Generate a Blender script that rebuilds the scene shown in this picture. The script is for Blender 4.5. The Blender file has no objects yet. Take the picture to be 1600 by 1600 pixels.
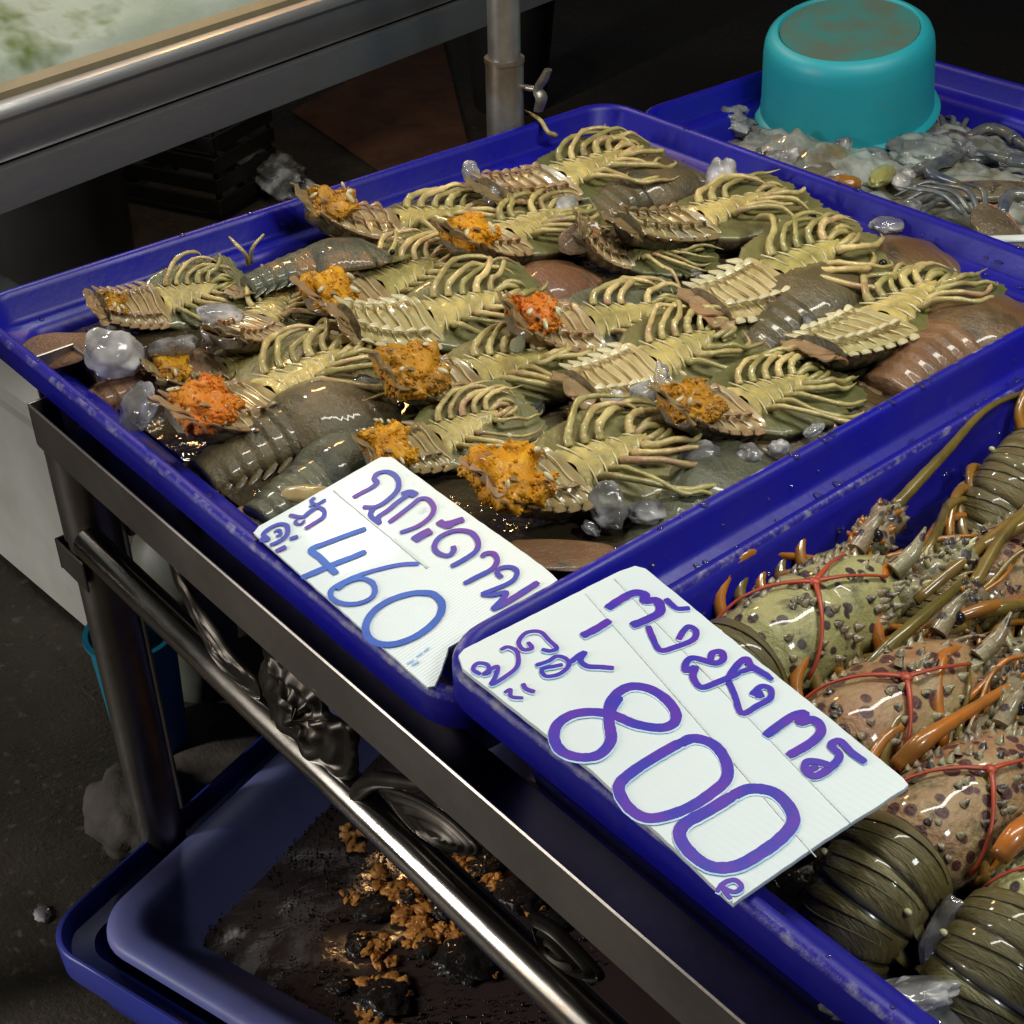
import bpy, math, random
import numpy as np
from mathutils import Vector, Matrix, Euler, noise
R_ = math.radians
scene = bpy.context.scene
COL = scene.collection

# ------------------------------------------------------------------ camera
CAM_ROT = (0.96125568, 0.01410728, 0.86264334)
CAM_LOC = Vector((0, 0, 1.37))
cd = bpy.data.cameras.new('camera'); cam = bpy.data.objects.new('camera', cd); COL.objects.link(cam)
cam.location = CAM_LOC; cam.rotation_euler = CAM_ROT
cd.sensor_width = 36; cd.lens = 50.526; cd.clip_start = .02; cd.clip_end = 100
scene.camera = cam
# ------------------------------------------------------------------ world
w = bpy.data.worlds.new('World'); scene.world = w; w.use_nodes = True
bg = w.node_tree.nodes['Background']; bg.inputs[0].default_value = (.55, .6, .7, 1); bg.inputs[1].default_value = .022
# ------------------------------------------------------------------ lamps of the night stall (above, outside the frame) and an added front fill
def lamp(name, loc, aim, power, color, sx, sy, spread=180):
    l = bpy.data.lights.new(name, 'AREA'); l.shape = 'RECTANGLE'; l.size = sx; l.size_y = sy
    l.energy = power; l.color = color; l.spread = R_(spread)
    o = bpy.data.objects.new(name, l); COL.objects.link(o); o.location = loc
    d = Vector(aim) - Vector(loc); o.rotation_euler = d.to_track_quat('-Z', 'Y').to_euler()
lamp('stall_tube_lamp', (-.55, 1.15, 2.05), (-.8, .8, .7), 19, (1.0, .95, .84), .10, 1.2)
lamp('stall_bulb_lamp', (.55, .75, 2.0), (-.2, .75, .7), 9, (.93, 1.0, .96), .22, .22)
lamp('stall_far_lamp', (-2.1, 1.0, 2.0), (-1.5, .8, .7), 7, (.95, 1.0, .92), .15, .15)
lamp('street_bulb_lamp', (-2.42, 1.50, 1.91), (-1.0, .5, .5), 7, (1.0, .55, .22), .16, .16)
lamp('front_fill_lamp', (-1.9, -1.5, 1.35), (-1.4, .5, .3), 44, (1.0, .96, .90), .14, 1.2)  # added unseen lamp, low in front, to brighten box, stand and lower tray
scene.view_settings.view_transform = 'Standard'; scene.view_settings.look = 'None'
scene.view_settings.exposure = 0.0; scene.view_settings.gamma = 1.0
scene.cycles.use_denoising = True
scene.cycles.max_bounces = 12; scene.cycles.transparent_max_bounces = 16
scene.cycles.transmission_bounces = 8
scene.cycles.sample_clamp_indirect = 4.0
scene.cycles.caustics_reflective = False; scene.cycles.caustics_refractive = False

# ------------------------------------------------------------------ survey helpers: from the photo's pixels (1600 grid) to points on real planes
_RM = Euler(CAM_ROT, 'XYZ').to_matrix(); _F = 2245.60788
def ray(px, py): return _RM @ Vector((px - 800, 800 - py, -_F))
def at(px, py, z):
    d = ray(px, py); return CAM_LOC + d * ((z - CAM_LOC.z) / d.z)
def atY(px, py, y):
    d = ray(px, py); return CAM_LOC + d * ((y - CAM_LOC.y) / d.y)
def atP(px, py, P, N):
    d = ray(px, py); return CAM_LOC + d * ((P - CAM_LOC).dot(N) / d.dot(N))
def pix(p):
    q = _RM.transposed() @ (Vector(p) - CAM_LOC); return (800 - _F * q.x / q.z, 800 + _F * q.y / q.z)

# ------------------------------------------------------------------ materials
def mat(name, c1, c2=None, rough=.5, metal=0., scale=8., bump=0., bscale=60., coat=0., ramp=(.35, .65), detail=6,
        sss=0., trans=0., ior=1.45, rough2=None, stretch=None, c3=None, c3r=(.6, .7), c3scale=20., spec=.5, alpha=1., vary=0.):
    m = bpy.data.materials.new(name); m.use_nodes = True
    nt = m.node_tree; N = nt.nodes; L = nt.links; b = N['Principled BSDF']
    b.inputs['Roughness'].default_value = rough; b.inputs['Metallic'].default_value = metal
    b.inputs['Coat Weight'].default_value = coat; b.inputs['Coat Roughness'].default_value = .06
    b.inputs['Specular IOR Level'].default_value = spec; b.inputs['IOR'].default_value = ior
    b.inputs['Transmission Weight'].default_value = trans; b.inputs['Alpha'].default_value = alpha
    if sss:
        b.inputs['Subsurface Weight'].default_value = sss; b.inputs['Subsurface Scale'].default_value = .004
        b.inputs['Subsurface Radius'].default_value = (1, .6, .3)
    tc = N.new('ShaderNodeTexCoord'); mp = N.new('ShaderNodeMapping'); L.new(tc.outputs['Object'], mp.inputs['Vector'])
    if stretch: mp.inputs['Scale'].default_value = stretch
    oi = N.new('ShaderNodeObjectInfo'); ad = N.new('ShaderNodeVectorMath'); ad.operation = 'ADD'
    sc_ = N.new('ShaderNodeVectorMath'); sc_.operation = 'SCALE'; sc_.inputs[3].default_value = 7.0
    cx = N.new('ShaderNodeCombineXYZ'); L.new(oi.outputs['Random'], cx.inputs[0]); L.new(oi.outputs['Random'], cx.inputs[1])
    L.new(cx.outputs[0], sc_.inputs[0]); L.new(mp.outputs[0], ad.inputs[0]); L.new(sc_.outputs[0], ad.inputs[1])
    V = ad.outputs[0]
    def nz(s, d=detail, rgh=.6):
        n = N.new('ShaderNodeTexNoise'); n.inputs['Scale'].default_value = s; n.inputs['Detail'].default_value = d
        n.inputs['Roughness'].default_value = rgh; L.new(V, n.inputs['Vector']); return n
    def mixc(a, bcol, fac):
        x = N.new('ShaderNodeMix'); x.data_type = 'RGBA'
        for s, v in ((x.inputs[6], a), (x.inputs[7], bcol)):
            if isinstance(v, tuple): s.default_value = (*v, 1)
            else: L.new(v, s)
        L.new(fac, x.inputs[0]); return x.outputs[2]
    def rmp(src, lo, hi):
        r = N.new('ShaderNodeMapRange'); r.inputs[1].default_value = lo; r.inputs[2].default_value = hi
        L.new(src, r.inputs[0]); return r.outputs[0]
    c = c1
    if c2 is not None:
        n = nz(scale); f = rmp(n.outputs['Fac'], *ramp); c = mixc(c1, c2, f)
        if rough2 is not None:
            r = N.new('ShaderNodeMapRange'); r.inputs[1].default_value = ramp[0]; r.inputs[2].default_value = ramp[1]
            r.inputs[3].default_value = rough; r.inputs[4].default_value = rough2
            L.new(n.outputs['Fac'], r.inputs[0]); L.new(r.outputs[0], b.inputs['Roughness'])
    if c3 is not None:
        n = nz(c3scale, 4); c = mixc(c, c3, rmp(n.outputs['Fac'], *c3r))
    if vary and not isinstance(c, tuple):
        hs = N.new('ShaderNodeHueSaturation'); L.new(c, hs.inputs['Color'])
        r1 = N.new('ShaderNodeMapRange'); L.new(oi.outputs['Random'], r1.inputs[0]); r1.inputs[3].default_value = 1 - vary; r1.inputs[4].default_value = 1 + vary * .8
        r2 = N.new('ShaderNodeMapRange'); L.new(oi.outputs['Random'], r2.inputs[0]); r2.inputs[3].default_value = .5 + vary * .05; r2.inputs[4].default_value = .5 - vary * .05
        L.new(r1.outputs[0], hs.inputs['Value']); L.new(r2.outputs[0], hs.inputs['Hue']); c = hs.outputs[0]
    if isinstance(c, tuple): b.inputs['Base Color'].default_value = (*c, 1)
    else: L.new(c, b.inputs['Base Color'])
    if bump:
        n = nz(bscale, 5); bp = N.new('ShaderNodeBump'); bp.inputs['Strength'].default_value = bump
        bp.inputs['Distance'].default_value = .002; L.new(n.outputs['Fac'], bp.inputs['Height'])
        L.new(bp.outputs[0], b.inputs['Normal'])
    m['nodes'] = True
    return m

def water_mat(name, tint, bump=.3, bscale=25., body=(.03, .022, .01), bodyf=.25, grough=.03):
    m = bpy.data.materials.new(name); m.use_nodes = True; nt = m.node_tree; N = nt.nodes; L = nt.links
    N.remove(N['Principled BSDF']); out = N['Material Output']
    tr = N.new('ShaderNodeBsdfTransparent'); tr.inputs[0].default_value = (*tint, 1)
    df = N.new('ShaderNodeBsdfDiffuse'); df.inputs[0].default_value = (*body, 1)
    gl = N.new('ShaderNodeBsdfGlossy'); gl.inputs['Roughness'].default_value = grough
    fr = N.new('ShaderNodeFresnel'); fr.inputs[0].default_value = 1.6
    tc = N.new('ShaderNodeTexCoord'); nz = N.new('ShaderNodeTexNoise'); nz.inputs['Scale'].default_value = bscale
    nz.inputs['Detail'].default_value = 3; nz.inputs['Distortion'].default_value = .6
    L.new(tc.outputs['Object'], nz.inputs['Vector'])
    bp = N.new('ShaderNodeBump'); bp.inputs['Strength'].default_value = bump; bp.inputs['Distance'].default_value = .01
    L.new(nz.outputs['Fac'], bp.inputs['Height'])
    for q in (gl, fr): L.new(bp.outputs[0], q.inputs['Normal'])
    m0 = N.new('ShaderNodeMixShader'); m0.inputs[0].default_value = bodyf; L.new(tr.outputs[0], m0.inputs[1]); L.new(df.outputs[0], m0.inputs[2])
    m1 = N.new('ShaderNodeMixShader'); L.new(fr.outputs[0], m1.inputs[0]); L.new(m0.outputs[0], m1.inputs[1]); L.new(gl.outputs[0], m1.inputs[2])
    L.new(m1.outputs[0], out.inputs['Surface'])
    return m

def clear_mat(name, tint=(.9, .93, .95), milky=.25, milk=(.75, .75, .78), rough=.04, bscale=30, bump=.5, glass=.42):
    """ice and clear plastic: see-through body, milky core, sharp glints"""
    m = bpy.data.materials.new(name); m.use_nodes = True; nt = m.node_tree; N = nt.nodes; L = nt.links
    N.remove(N['Principled BSDF']); out = N['Material Output']
    tc = N.new('ShaderNodeTexCoord'); nz = N.new('ShaderNodeTexNoise'); nz.inputs['Scale'].default_value = bscale
    nz.inputs['Detail'].default_value = 4; L.new(tc.outputs['Object'], nz.inputs['Vector'])
    bp = N.new('ShaderNodeBump'); bp.inputs['Strength'].default_value = bump; bp.inputs['Distance'].default_value = .004
    L.new(nz.outputs['Fac'], bp.inputs['Height'])
    gl = N.new('ShaderNodeBsdfGlass'); gl.inputs['IOR'].default_value = 1.16; gl.inputs['Roughness'].default_value = rough
    gl.inputs[0].default_value = (*tint, 1); tr = N.new('ShaderNodeBsdfTransparent'); tr.inputs[0].default_value = (*tint, 1)
    df = N.new('ShaderNodeBsdfDiffuse'); df.inputs[0].default_value = (*milk, 1)
    tl = N.new('ShaderNodeBsdfTranslucent'); tl.inputs[0].default_value = (*milk, 1)
    gs = N.new('ShaderNodeBsdfGlossy'); gs.inputs['Roughness'].default_value = .05
    fr = N.new('ShaderNodeFresnel'); fr.inputs[0].default_value = 1.5
    for q in (gl, gs, fr): L.new(bp.outputs[0], q.inputs['Normal'])
    def mx(f, a, b_):
        x = N.new('ShaderNodeMixShader')
        if isinstance(f, float): x.inputs[0].default_value = f
        else: L.new(f, x.inputs[0])
        L.new(a.outputs[0], x.inputs[1]); L.new(b_.outputs[0], x.inputs[2]); return x
    body = mx(glass, gl, tr); mk = mx(.2, df, tl)
    n2 = N.new('ShaderNodeTexNoise'); n2.inputs['Scale'].default_value = bscale * .9; n2.inputs['Detail'].default_value = 2; L.new(tc.outputs['Object'], n2.inputs['Vector'])
    r = N.new('ShaderNodeMapRange'); r.inputs[1].default_value = .42; r.inputs[2].default_value = .68
    r.inputs[3].default_value = milky * .35; r.inputs[4].default_value = min(1, milky * 1.8); L.new(n2.outputs['Fac'], r.inputs[0])
    L.new(mx(fr.outputs[0], mx(r.outputs[0], body, mk), gs).outputs[0], out.inputs['Surface'])
    return m

M = {}
M['blue'] = mat('blue_plastic', (.005, .005, .29), (.008, .007, .22), rough=.32, scale=7, rough2=.5, bump=.15, bscale=120, c3=(.022, .016, .22), c3r=(.62, .80), c3scale=30, spec=.4)
M['blue_worn'] = mat('worn_blue_plastic', (.018, .012, .26), (.26, .25, .36), rough=.45, scale=60, ramp=(.50, .70), bump=.35, bscale=260)
M['blue_pale'] = mat('pale_blue_plastic', (.14, .17, .46), (.19, .19, .44), rough=.42, scale=6, rough2=.55, c3=(.14, .14, .33), c3r=(.6, .8), c3scale=14, bump=.1)
M['blue_mid'] = mat('mid_blue_plastic', (.02, .035, .36), (.03, .04, .28), rough=.38, scale=6, c3=(.01, .012, .08), c3r=(.62, .75), c3scale=9, bump=.1)
M['steel'] = mat('brushed_steel', (.46, .44, .41), (.30, .28, .26), rough=.24, metal=1, scale=6, rough2=.38, bump=.12, bscale=40, stretch=(1, 8, 8), c3=(.20, .13, .07), c3r=(.64, .8), c3scale=7)
M['steel_dark'] = mat('smoked_steel', (.30, .275, .245), (.20, .18, .16), rough=.36, metal=.9, scale=10, bump=.1, c3=(.20, .10, .05), c3r=(.62, .8), c3scale=6)
M['steel_side'] = mat('dull_steel_sheet', (.42, .43, .44), (.28, .28, .29), rough=.36, metal=.9, scale=5, rough2=.5, stretch=(8, 1, 8), bump=.08, c3=(.22, .17, .10), c3r=(.68, .8), c3scale=5)
M['steel_orn'] = mat('shaded_stamped_steel', (.085, .075, .065), (.04, .035, .03), rough=.42, metal=1, scale=20, bump=.1)  # steel darkened for the shade the scrollwork hangs in
M['steel_tube'] = mat('polished_steel_tube', (.46, .43, .39), (.32, .29, .25), rough=.13, metal=1, scale=7, rough2=.26, bump=.05, stretch=(1, 5, 5), c3=(.30, .17, .07), c3r=(.62, .72), c3scale=7)
M['pole'] = mat('galvanised_pole', (.36, .35, .32), (.26, .24, .21), rough=.38, metal=.75, scale=30, bump=.1, c3=(.20, .15, .10), c3r=(.55, .72), c3scale=8)
M['white_card'] = mat('white_corrugated_plastic', (.66, .72, .70), (.58, .65, .65), rough=.38, scale=5, ramp=(.4, .7), bump=.12, bscale=14, coat=.15)
M['ink_purple'] = mat('purple_marker', (.022, .014, .38), (.075, .012, .36), rough=.45, scale=34, ramp=(.42, .58), c3=(.03, .02, .34), c3r=(.6, .68), c3scale=60)
M['ink_blue'] = mat('blue_marker', (.006, .065, .42), (.012, .11, .52), rough=.45, scale=30, c3=(.05, .05, .50), c3r=(.58, .68), c3scale=25)
M['ink_mix'] = mat('blue_violet_marker', (.10, .010, .32), (.015, .035, .38), rough=.45, scale=16, ramp=(.45, .55))
M['ink_halo'] = mat('faded_blue_marker', (.30, .52, .80), (.60, .76, .86), rough=.45, scale=22, ramp=(.4, .6))
M['ground'] = mat('wet_asphalt', (.030, .025, .019), (.056, .045, .032), rough=.16, scale=3.5, bump=1.0, bscale=150, rough2=.6, c3=(.095, .085, .068), c3r=(.58, .70), c3scale=60)
M['foam'] = mat('styrofoam', (.62, .62, .58), (.48, .47, .43), rough=.7, scale=5, bump=.2, bscale=160, c3=(.36, .27, .18), c3r=(.64, .78), c3scale=4)
M['teal'] = mat('turquoise_plastic', (.014, .30, .37), (.020, .32, .38), rough=.40, scale=4, rough2=.5, bump=.08, bscale=50, c3=(.05, .26, .28), c3r=(.62, .75), c3scale=24)
M['teal_dirty'] = mat('stained_turquoise_plastic', (.030, .17, .165), (.075, .12, .095), rough=.55, scale=16, ramp=(.35, .62), bump=.2, bscale=60)
M['tealblue'] = mat('cyan_plastic', (.01, .26, .40), (.02, .20, .30), rough=.4, scale=10)
M['jug'] = mat('cloudy_plastic', (.26, .28, .23), (.16, .16, .12), rough=.45, scale=10, c3=(.10, .08, .05), c3r=(.6, .75), c3scale=14)
M['rock'] = mat('rough_concrete', (.065, .055, .045), (.12, .10, .085), rough=.8, scale=14, bump=1.0, bscale=90, vary=0.20)
M['carton'] = mat('brown_board', (.13, .055, .028), (.07, .032, .018), rough=.8, scale=9, bump=.3, bscale=120)
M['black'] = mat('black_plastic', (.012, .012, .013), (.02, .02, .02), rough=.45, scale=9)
M['darkpot'] = mat('dark_grey_pot', (.022, .020, .018), (.014, .013, .012), rough=.5, scale=9)
M['bag'] = clear_mat('clear_bag', tint=(.95, .96, .96), milky=.40, milk=(.60, .63, .62), bscale=26, bump=1.0, glass=.2)
M['bag_milky'] = clear_mat('milky_bag', tint=(.95, .97, .97), milky=.75, milk=(.50, .55, .52), bscale=20, bump=1.0, glass=.15)
M['ice'] = clear_mat('clear_ice', tint=(.97, .98, .99), milky=.30, milk=(.97, .96, .97), bump=1.0, glass=.22)
M['ice_white'] = clear_mat('milky_ice', tint=(.97, .98, .99), milky=.72, milk=(.97, .95, .95), bscale=26, bump=1.0, glass=.3)
M['water'] = water_mat('brown_water', (.66, .58, .42), bump=.9, bscale=34, body=(.15, .115, .065), bodyf=.32)
M['water_clear'] = water_mat('clear_water', (.62, .66, .64), bump=.7, bscale=18, bodyf=.06)
M['water_dark'] = water_mat('black_water', (.34, .27, .27), bump=.05, bscale=30, body=(.12, .082, .074), bodyf=.50, grough=.10)
# slipper lobster
M['sh_top'] = mat('olive_brown_shell', (.100, .085, .042), (.165, .120, .058), rough=.34, scale=24, bump=.9, bscale=260, coat=.35, c3=(.045, .045, .028), c3r=(.52, .66), c3scale=18, vary=0.30)
M['sh_red'] = mat('reddish_brown_shell', (.16, .075, .035), (.20, .12, .055), rough=.36, scale=22, bump=.9, bscale=260, coat=.3, c3=(.07, .05, .03), c3r=(.55, .68), c3scale=20, vary=0.25)
M['sh_grey'] = mat('grey_green_shell', (.085, .095, .060), (.14, .14, .085), rough=.34, scale=24, bump=.8, bscale=260, coat=.35, c3=(.05, .05, .035), c3r=(.5, .62), c3scale=16, vary=0.25)
M['sh_copper'] = mat('coppery_grey_shell', (.085, .095, .060), (.34, .16, .055), rough=.32, scale=9, ramp=(.44, .56), bump=1., bscale=260, coat=.4, c3=(.05, .05, .035), c3r=(.5, .62), c3scale=16)
M['sh_under'] = mat('green_shell_underside', (.115, .12, .042), (.18, .165, .06), rough=.36, scale=26, bump=.7, bscale=200, coat=.35, c3=(.07, .055, .025), c3r=(.58, .72), c3scale=24, vary=0.30)
M['stern'] = mat('pale_sternum', (.54, .44, .14), (.27, .23, .08), rough=.4, scale=60, bump=.5, bscale=240, coat=.25, sss=.1, vary=0.20)
M['leg'] = mat('cream_leg_shell', (.62, .51, .21), (.34, .28, .10), rough=.34, scale=42, ramp=(.38, .62), bump=.6, bscale=300, coat=.45, c3=(.36, .22, .12), c3r=(.54, .68), c3scale=30, vary=0.30)
M['belly'] = mat('translucent_belly', (.48, .37, .18), (.29, .20, .09), rough=.28, scale=35, bump=.3, bscale=90, coat=.5, sss=.25, c3=(.36, .33, .24), c3r=(.55, .7), c3scale=18, vary=0.22)
M['belly_pale'] = mat('pale_yellow_belly', (.56, .48, .24), (.42, .33, .14), rough=.26, scale=35, bump=.3, bscale=90, coat=.5, sss=.25, c3=(.42, .24, .08), c3r=(.58, .75), c3scale=22, vary=0.20)
M['ridge'] = mat('white_ridge', (.68, .62, .40), (.52, .46, .27), rough=.35, scale=50, coat=.3)
M['fan'] = mat('tan_tail_fan', (.34, .21, .10), (.26, .19, .10), rough=.35, scale=40, bump=.5, bscale=180, coat=.4, stretch=(.4, 2, 2), sss=.15, vary=0.30)
M['egg'] = mat('orange_roe', (.74, .34, .006), (.50, .17, .003), rough=.38, scale=34, bump=1.0, bscale=330, coat=.12, sss=.05, ramp=(.4, .7), vary=0.15)
M['egg_red'] = mat('red_orange_roe', (.66, .15, .008), (.58, .22, .006), rough=.38, scale=34, bump=1.0, bscale=330, coat=.12, sss=.05)
M['egg_brown'] = mat('brown_orange_roe', (.60, .28, .008), (.30, .13, .006), rough=.4, scale=34, bump=1.0, bscale=330, coat=.12, sss=.05)
M['eye'] = mat('black_eye', (.01, .008, .012), (.02, .015, .02), rough=.15, scale=5)
# spiny lobster
def spotted(name, base, base2, spot, sscale=60., thr=.34):
    m = mat(name, base, base2, rough=.32, scale=22, bump=.9, bscale=220, coat=.4, c3=tuple(q * .35 for q in base), c3r=(.55, .68), c3scale=48)
    nt = m.node_tree; N = nt.nodes; L = nt.links; b = N['Principled BSDF']
    src = b.inputs['Base Color'].links[0].from_socket
    vo = N.new('ShaderNodeTexVoronoi'); vo.inputs['Scale'].default_value = sscale; vo.inputs['Randomness'].default_value = .9
    tc = N.new('ShaderNodeTexCoord'); nz = N.new('ShaderNodeTexNoise'); nz.inputs['Scale'].default_value = 25
    L.new(tc.outputs['Object'], nz.inputs['Vector'])
    L.new(tc.outputs['Object'], vo.inputs['Vector'])
    a = N.new('ShaderNodeMath'); a.operation = 'MULTIPLY_ADD'; L.new(nz.outputs['Fac'], a.inputs[0]); a.inputs[1].default_value = -.55; a.inputs[2].default_value = thr + .28
    lt = N.new('ShaderNodeMath'); lt.operation = 'SUBTRACT'; L.new(a.outputs[0], lt.inputs[0]); L.new(vo.outputs['Distance'], lt.inputs[1])
    r = N.new('ShaderNodeMapRange'); r.inputs[1].default_value = -.02; r.inputs[2].default_value = .05; L.new(lt.outputs[0], r.inputs[0])
    x = N.new('ShaderNodeMix'); x.data_type = 'RGBA'; L.new(r.outputs[0], x.inputs[0]); L.new(src, x.inputs[6]); x.inputs[7].default_value = (*spot, 1)
    L.new(x.outputs[2], b.inputs['Base Color'])
    return m
M['sp_car'] = spotted('spotted_carapace', (.40, .38, .17), (.28, .26, .10), (.045, .030, .028), 95, .36)
M['sp_car2'] = spotted('purple_spotted_carapace', (.36, .27, .13), (.30, .12, .06), (.070, .022, .022), 92, .40)
M['sp_ab'] = mat('olive_abdomen_shell', (.075, .060, .018), (.13, .105, .035), rough=.33, scale=24, bump=.9, bscale=170, coat=.35, stretch=(3, .6, .6), c3=(.22, .20, .09), c3r=(.56, .68), c3scale=26, vary=.15, rough2=.45)
M['sp_band'] = mat('dark_joint_band', (.02, .016, .008), (.035, .03, .015), rough=.3, scale=20, coat=.5)
M['sp_line'] = mat('cream_band', (.17, .155, .07), (.10, .09, .035), rough=.3, scale=30, coat=.5)
M['sp_spot'] = mat('cream_spot', (.52, .50, .28), (.45, .42, .22), rough=.3, scale=30, coat=.5)
M['sp_leg'] = mat('mustard_leg', (.22, .145, .03), (.12, .085, .02), rough=.3, scale=30, coat=.5, bump=.2, vary=0.35)
M['sp_orange'] = mat('orange_leg', (.42, .15, .012), (.24, .11, .02), rough=.3, scale=30, coat=.5, bump=.2, vary=0.30)
M['sp_head'] = spotted('knobbly_head_shell', (.30, .28, .16), (.22, .15, .09), (.04, .03, .03), 110, .40)
M['band'] = mat('red_rubber', (.42, .055, .022), (.26, .05, .025), rough=.4, scale=30)
# crab
M['crab'] = spotted('speckled_crab_shell', (.10, .075, .04), (.15, .12, .08), (.24, .24, .20), 150, .22)
M['crab_blue'] = mat('blue_crab_claw', (.035, .05, .09), (.14, .14, .11), rough=.3, scale=24, coat=.5)
M['crab_orange'] = mat('orange_crab_edge', (.40, .13, .06), (.30, .16, .08), rough=.35, scale=30, coat=.3)
M['crab_pale'] = mat('pale_crab_leg', (.15, .17, .15), (.08, .10, .12), rough=.3, scale=24, coat=.5)
M['yellow_green'] = mat('yellow_green_shell', (.30, .30, .09), (.22, .20, .07), rough=.35, scale=24, coat=.4)
M['icebed'] = mat('frosted_ice', (.42, .46, .43), (.30, .35, .27), rough=.7, scale=3.0, ramp=(.35, .65), bump=1.0, bscale=40, coat=0, spec=.15, c3=(.11, .15, .045), c3r=(.55, .66), c3scale=6.5, sss=.2)
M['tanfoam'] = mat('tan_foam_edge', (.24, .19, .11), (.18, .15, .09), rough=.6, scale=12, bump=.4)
M['white_plate'] = mat('white_plastic', (.70, .74, .74), (.6, .64, .64), rough=.35, scale=6)
M['gold_glint'] = mat('golden_reflection', (.95, .46, .11), (.45, .17, .04), rough=.35, scale=50, ramp=(.38, .62), bump=.8, bscale=120, coat=.4)  # warm lamp reflection on the water put into the colour
M['blob'] = mat('dark_reflection_and_bubble', (.012, .010, .009), (.03, .025, .022), rough=.22, scale=40, bump=1., bscale=150, coat=.6)  # dark of the water reflection put into the colour; bubbles share it
M['bubble'] = clear_mat('water_bubble', tint=(.75, .7, .7), milky=.03, milk=(.3, .3, .3), bump=.0)
M['slush'] = mat('wet_crushed_ice', (.34, .37, .34), (.12, .115, .085), rough=.22, scale=13, ramp=(.40, .60), bump=1.0, bscale=70, coat=.7, c3=(.17, .13, .06), c3r=(.56, .66), c3scale=17, rough2=.4)
M['print_red'] = mat('red_print', (.16, .02, .015), (.12, .02, .015), rough=.5, scale=20)

# ------------------------------------------------------------------ mesh builder
class MB:
    def __init__(s): s.v = []; s.f = []; s.m = []
    def add(s, vs, fs, mi=0):
        o = len(s.v); s.v += [tuple(p) for p in vs]; s.f += [tuple(i + o for i in f) for f in fs]; s.m += [mi] * len(fs); return o
    def box(s, x0, x1, y0, y1, z0, z1, mi=0, T=None, bev=0.):
        b = min(bev, (x1 - x0) / 2.1, (y1 - y0) / 2.1, (z1 - z0) / 2.1)
        if b <= 0: b = min(.0012, (x1 - x0) / 4, (y1 - y0) / 4, (z1 - z0) / 4)
        L = []
        def ring(ins, z):
            X0, X1, Y0, Y1 = x0 + ins, x1 - ins, y0 + ins, y1 - ins
            e = b
            return [(X0 + e, Y0, z), (X1 - e, Y0, z), (X1, Y0 + e, z), (X1, Y1 - e, z), (X1 - e, Y1, z), (X0 + e, Y1, z), (X0, Y1 - e, z), (X0, Y0 + e, z)]
        loops = [ring(b, z0), ring(0, z0 + b), ring(0, z1 - b), ring(b, z1)]
        if T is not None: loops = [[tuple(T @ Vector(p)) for p in l] for l in loops]
        s.loft(loops, mi, cap=True)
    def loft(s, loops, mi=0, cap=False, closed=True, mis=None):
        n = len(loops[0]); vs = [p for l in loops for p in l]; o = len(s.v); s.v += [tuple(p) for p in vs]
        for i in range(len(loops) - 1):
            for j in range(n if closed else n - 1):
                k = (j + 1) % n
                s.f.append((o + i * n + j, o + i * n + k, o + (i + 1) * n + k, o + (i + 1) * n + j))
                s.m.append(mi if mis is None else (mis(i, j) if callable(mis) else mis[i]))
        if cap:
            s.f.append(tuple(o + j for j in reversed(range(n)))); s.m.append(mi if mis is None else (mis(0, 0) if callable(mis) else mis[0]))
            s.f.append(tuple(o + (len(loops) - 1) * n + j for j in range(n))); s.m.append(mi if mis is None else (mis(len(loops) - 2, 0) if callable(mis) else mis[-1]))
    def tube(s, pts, rad, n=8, mi=0, flat=1.0):
        pts = [Vector(p) for p in pts]
        if not isinstance(rad, (list, tuple)): rad = [rad] * len(pts)
        loops = []; prev = None
        for i, p in enumerate(pts):
            t = (pts[min(i + 1, len(pts) - 1)] - pts[max(i - 1, 0)]).normalized()
            if prev is None:
                a = Vector((0, 0, 1)) if abs(t.z) < .9 else Vector((1, 0, 0))
                u = t.cross(a).normalized()
            else: u = (prev - t * prev.dot(t)).normalized()
            prev = u; v_ = t.cross(u)
            loops.append([p + (u * math.cos(q) + v_ * math.sin(q) * flat) * rad[i] for q in [2 * math.pi * k / n for k in range(n)]])
        s.loft(loops, mi, cap=True)
    def ball(s, c, r, nu=10, nv=6, mi=0, T=None):
        if not isinstance(r, (tuple, list)): r = (r, r, r)
        loops = []
        for j in range(nv + 1):
            ph = math.pi * (j + .02 * (j == 0) - .02 * (j == nv)) / nv
            l = []
            for k in range(nu):
                th = 2 * math.pi * k / nu
                p = Vector((r[0] * math.sin(ph) * math.cos(th), r[1] * math.sin(ph) * math.sin(th), r[2] * math.cos(ph)))
                if T is not None: p = T @ p
                l.append(p + Vector(c))
            loops.append(list(reversed(l)))
        s.loft(loops, mi, cap=True)
    def map(s, fn): s.v = [tuple(fn(Vector(p))) for p in s.v]; return s
    def build(s, name, mats, parent=None, smooth=True, loc=None, auto=None):
        me = bpy.data.meshes.new(name); me.from_pydata(s.v, [], s.f)
        if not isinstance(mats, (list, tuple)): mats = [mats]
        for q in mats: me.materials.append(M[q] if isinstance(q, str) else q)
        for p, i in zip(me.polygons, s.m): p.material_index = i; p.use_smooth = smooth
        me.update()
        import bmesh
        bm = bmesh.new(); bm.from_mesh(me); bmesh.ops.recalc_face_normals(bm, faces=bm.faces); bm.to_mesh(me); bm.free()
        if auto is not None: me.set_sharp_from_angle(angle=R_(auto))
        o = bpy.data.objects.new(name, me); COL.objects.link(o)
        if parent is not None: o.parent = parent
        if loc is not None: o.location = loc
        return o

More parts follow.
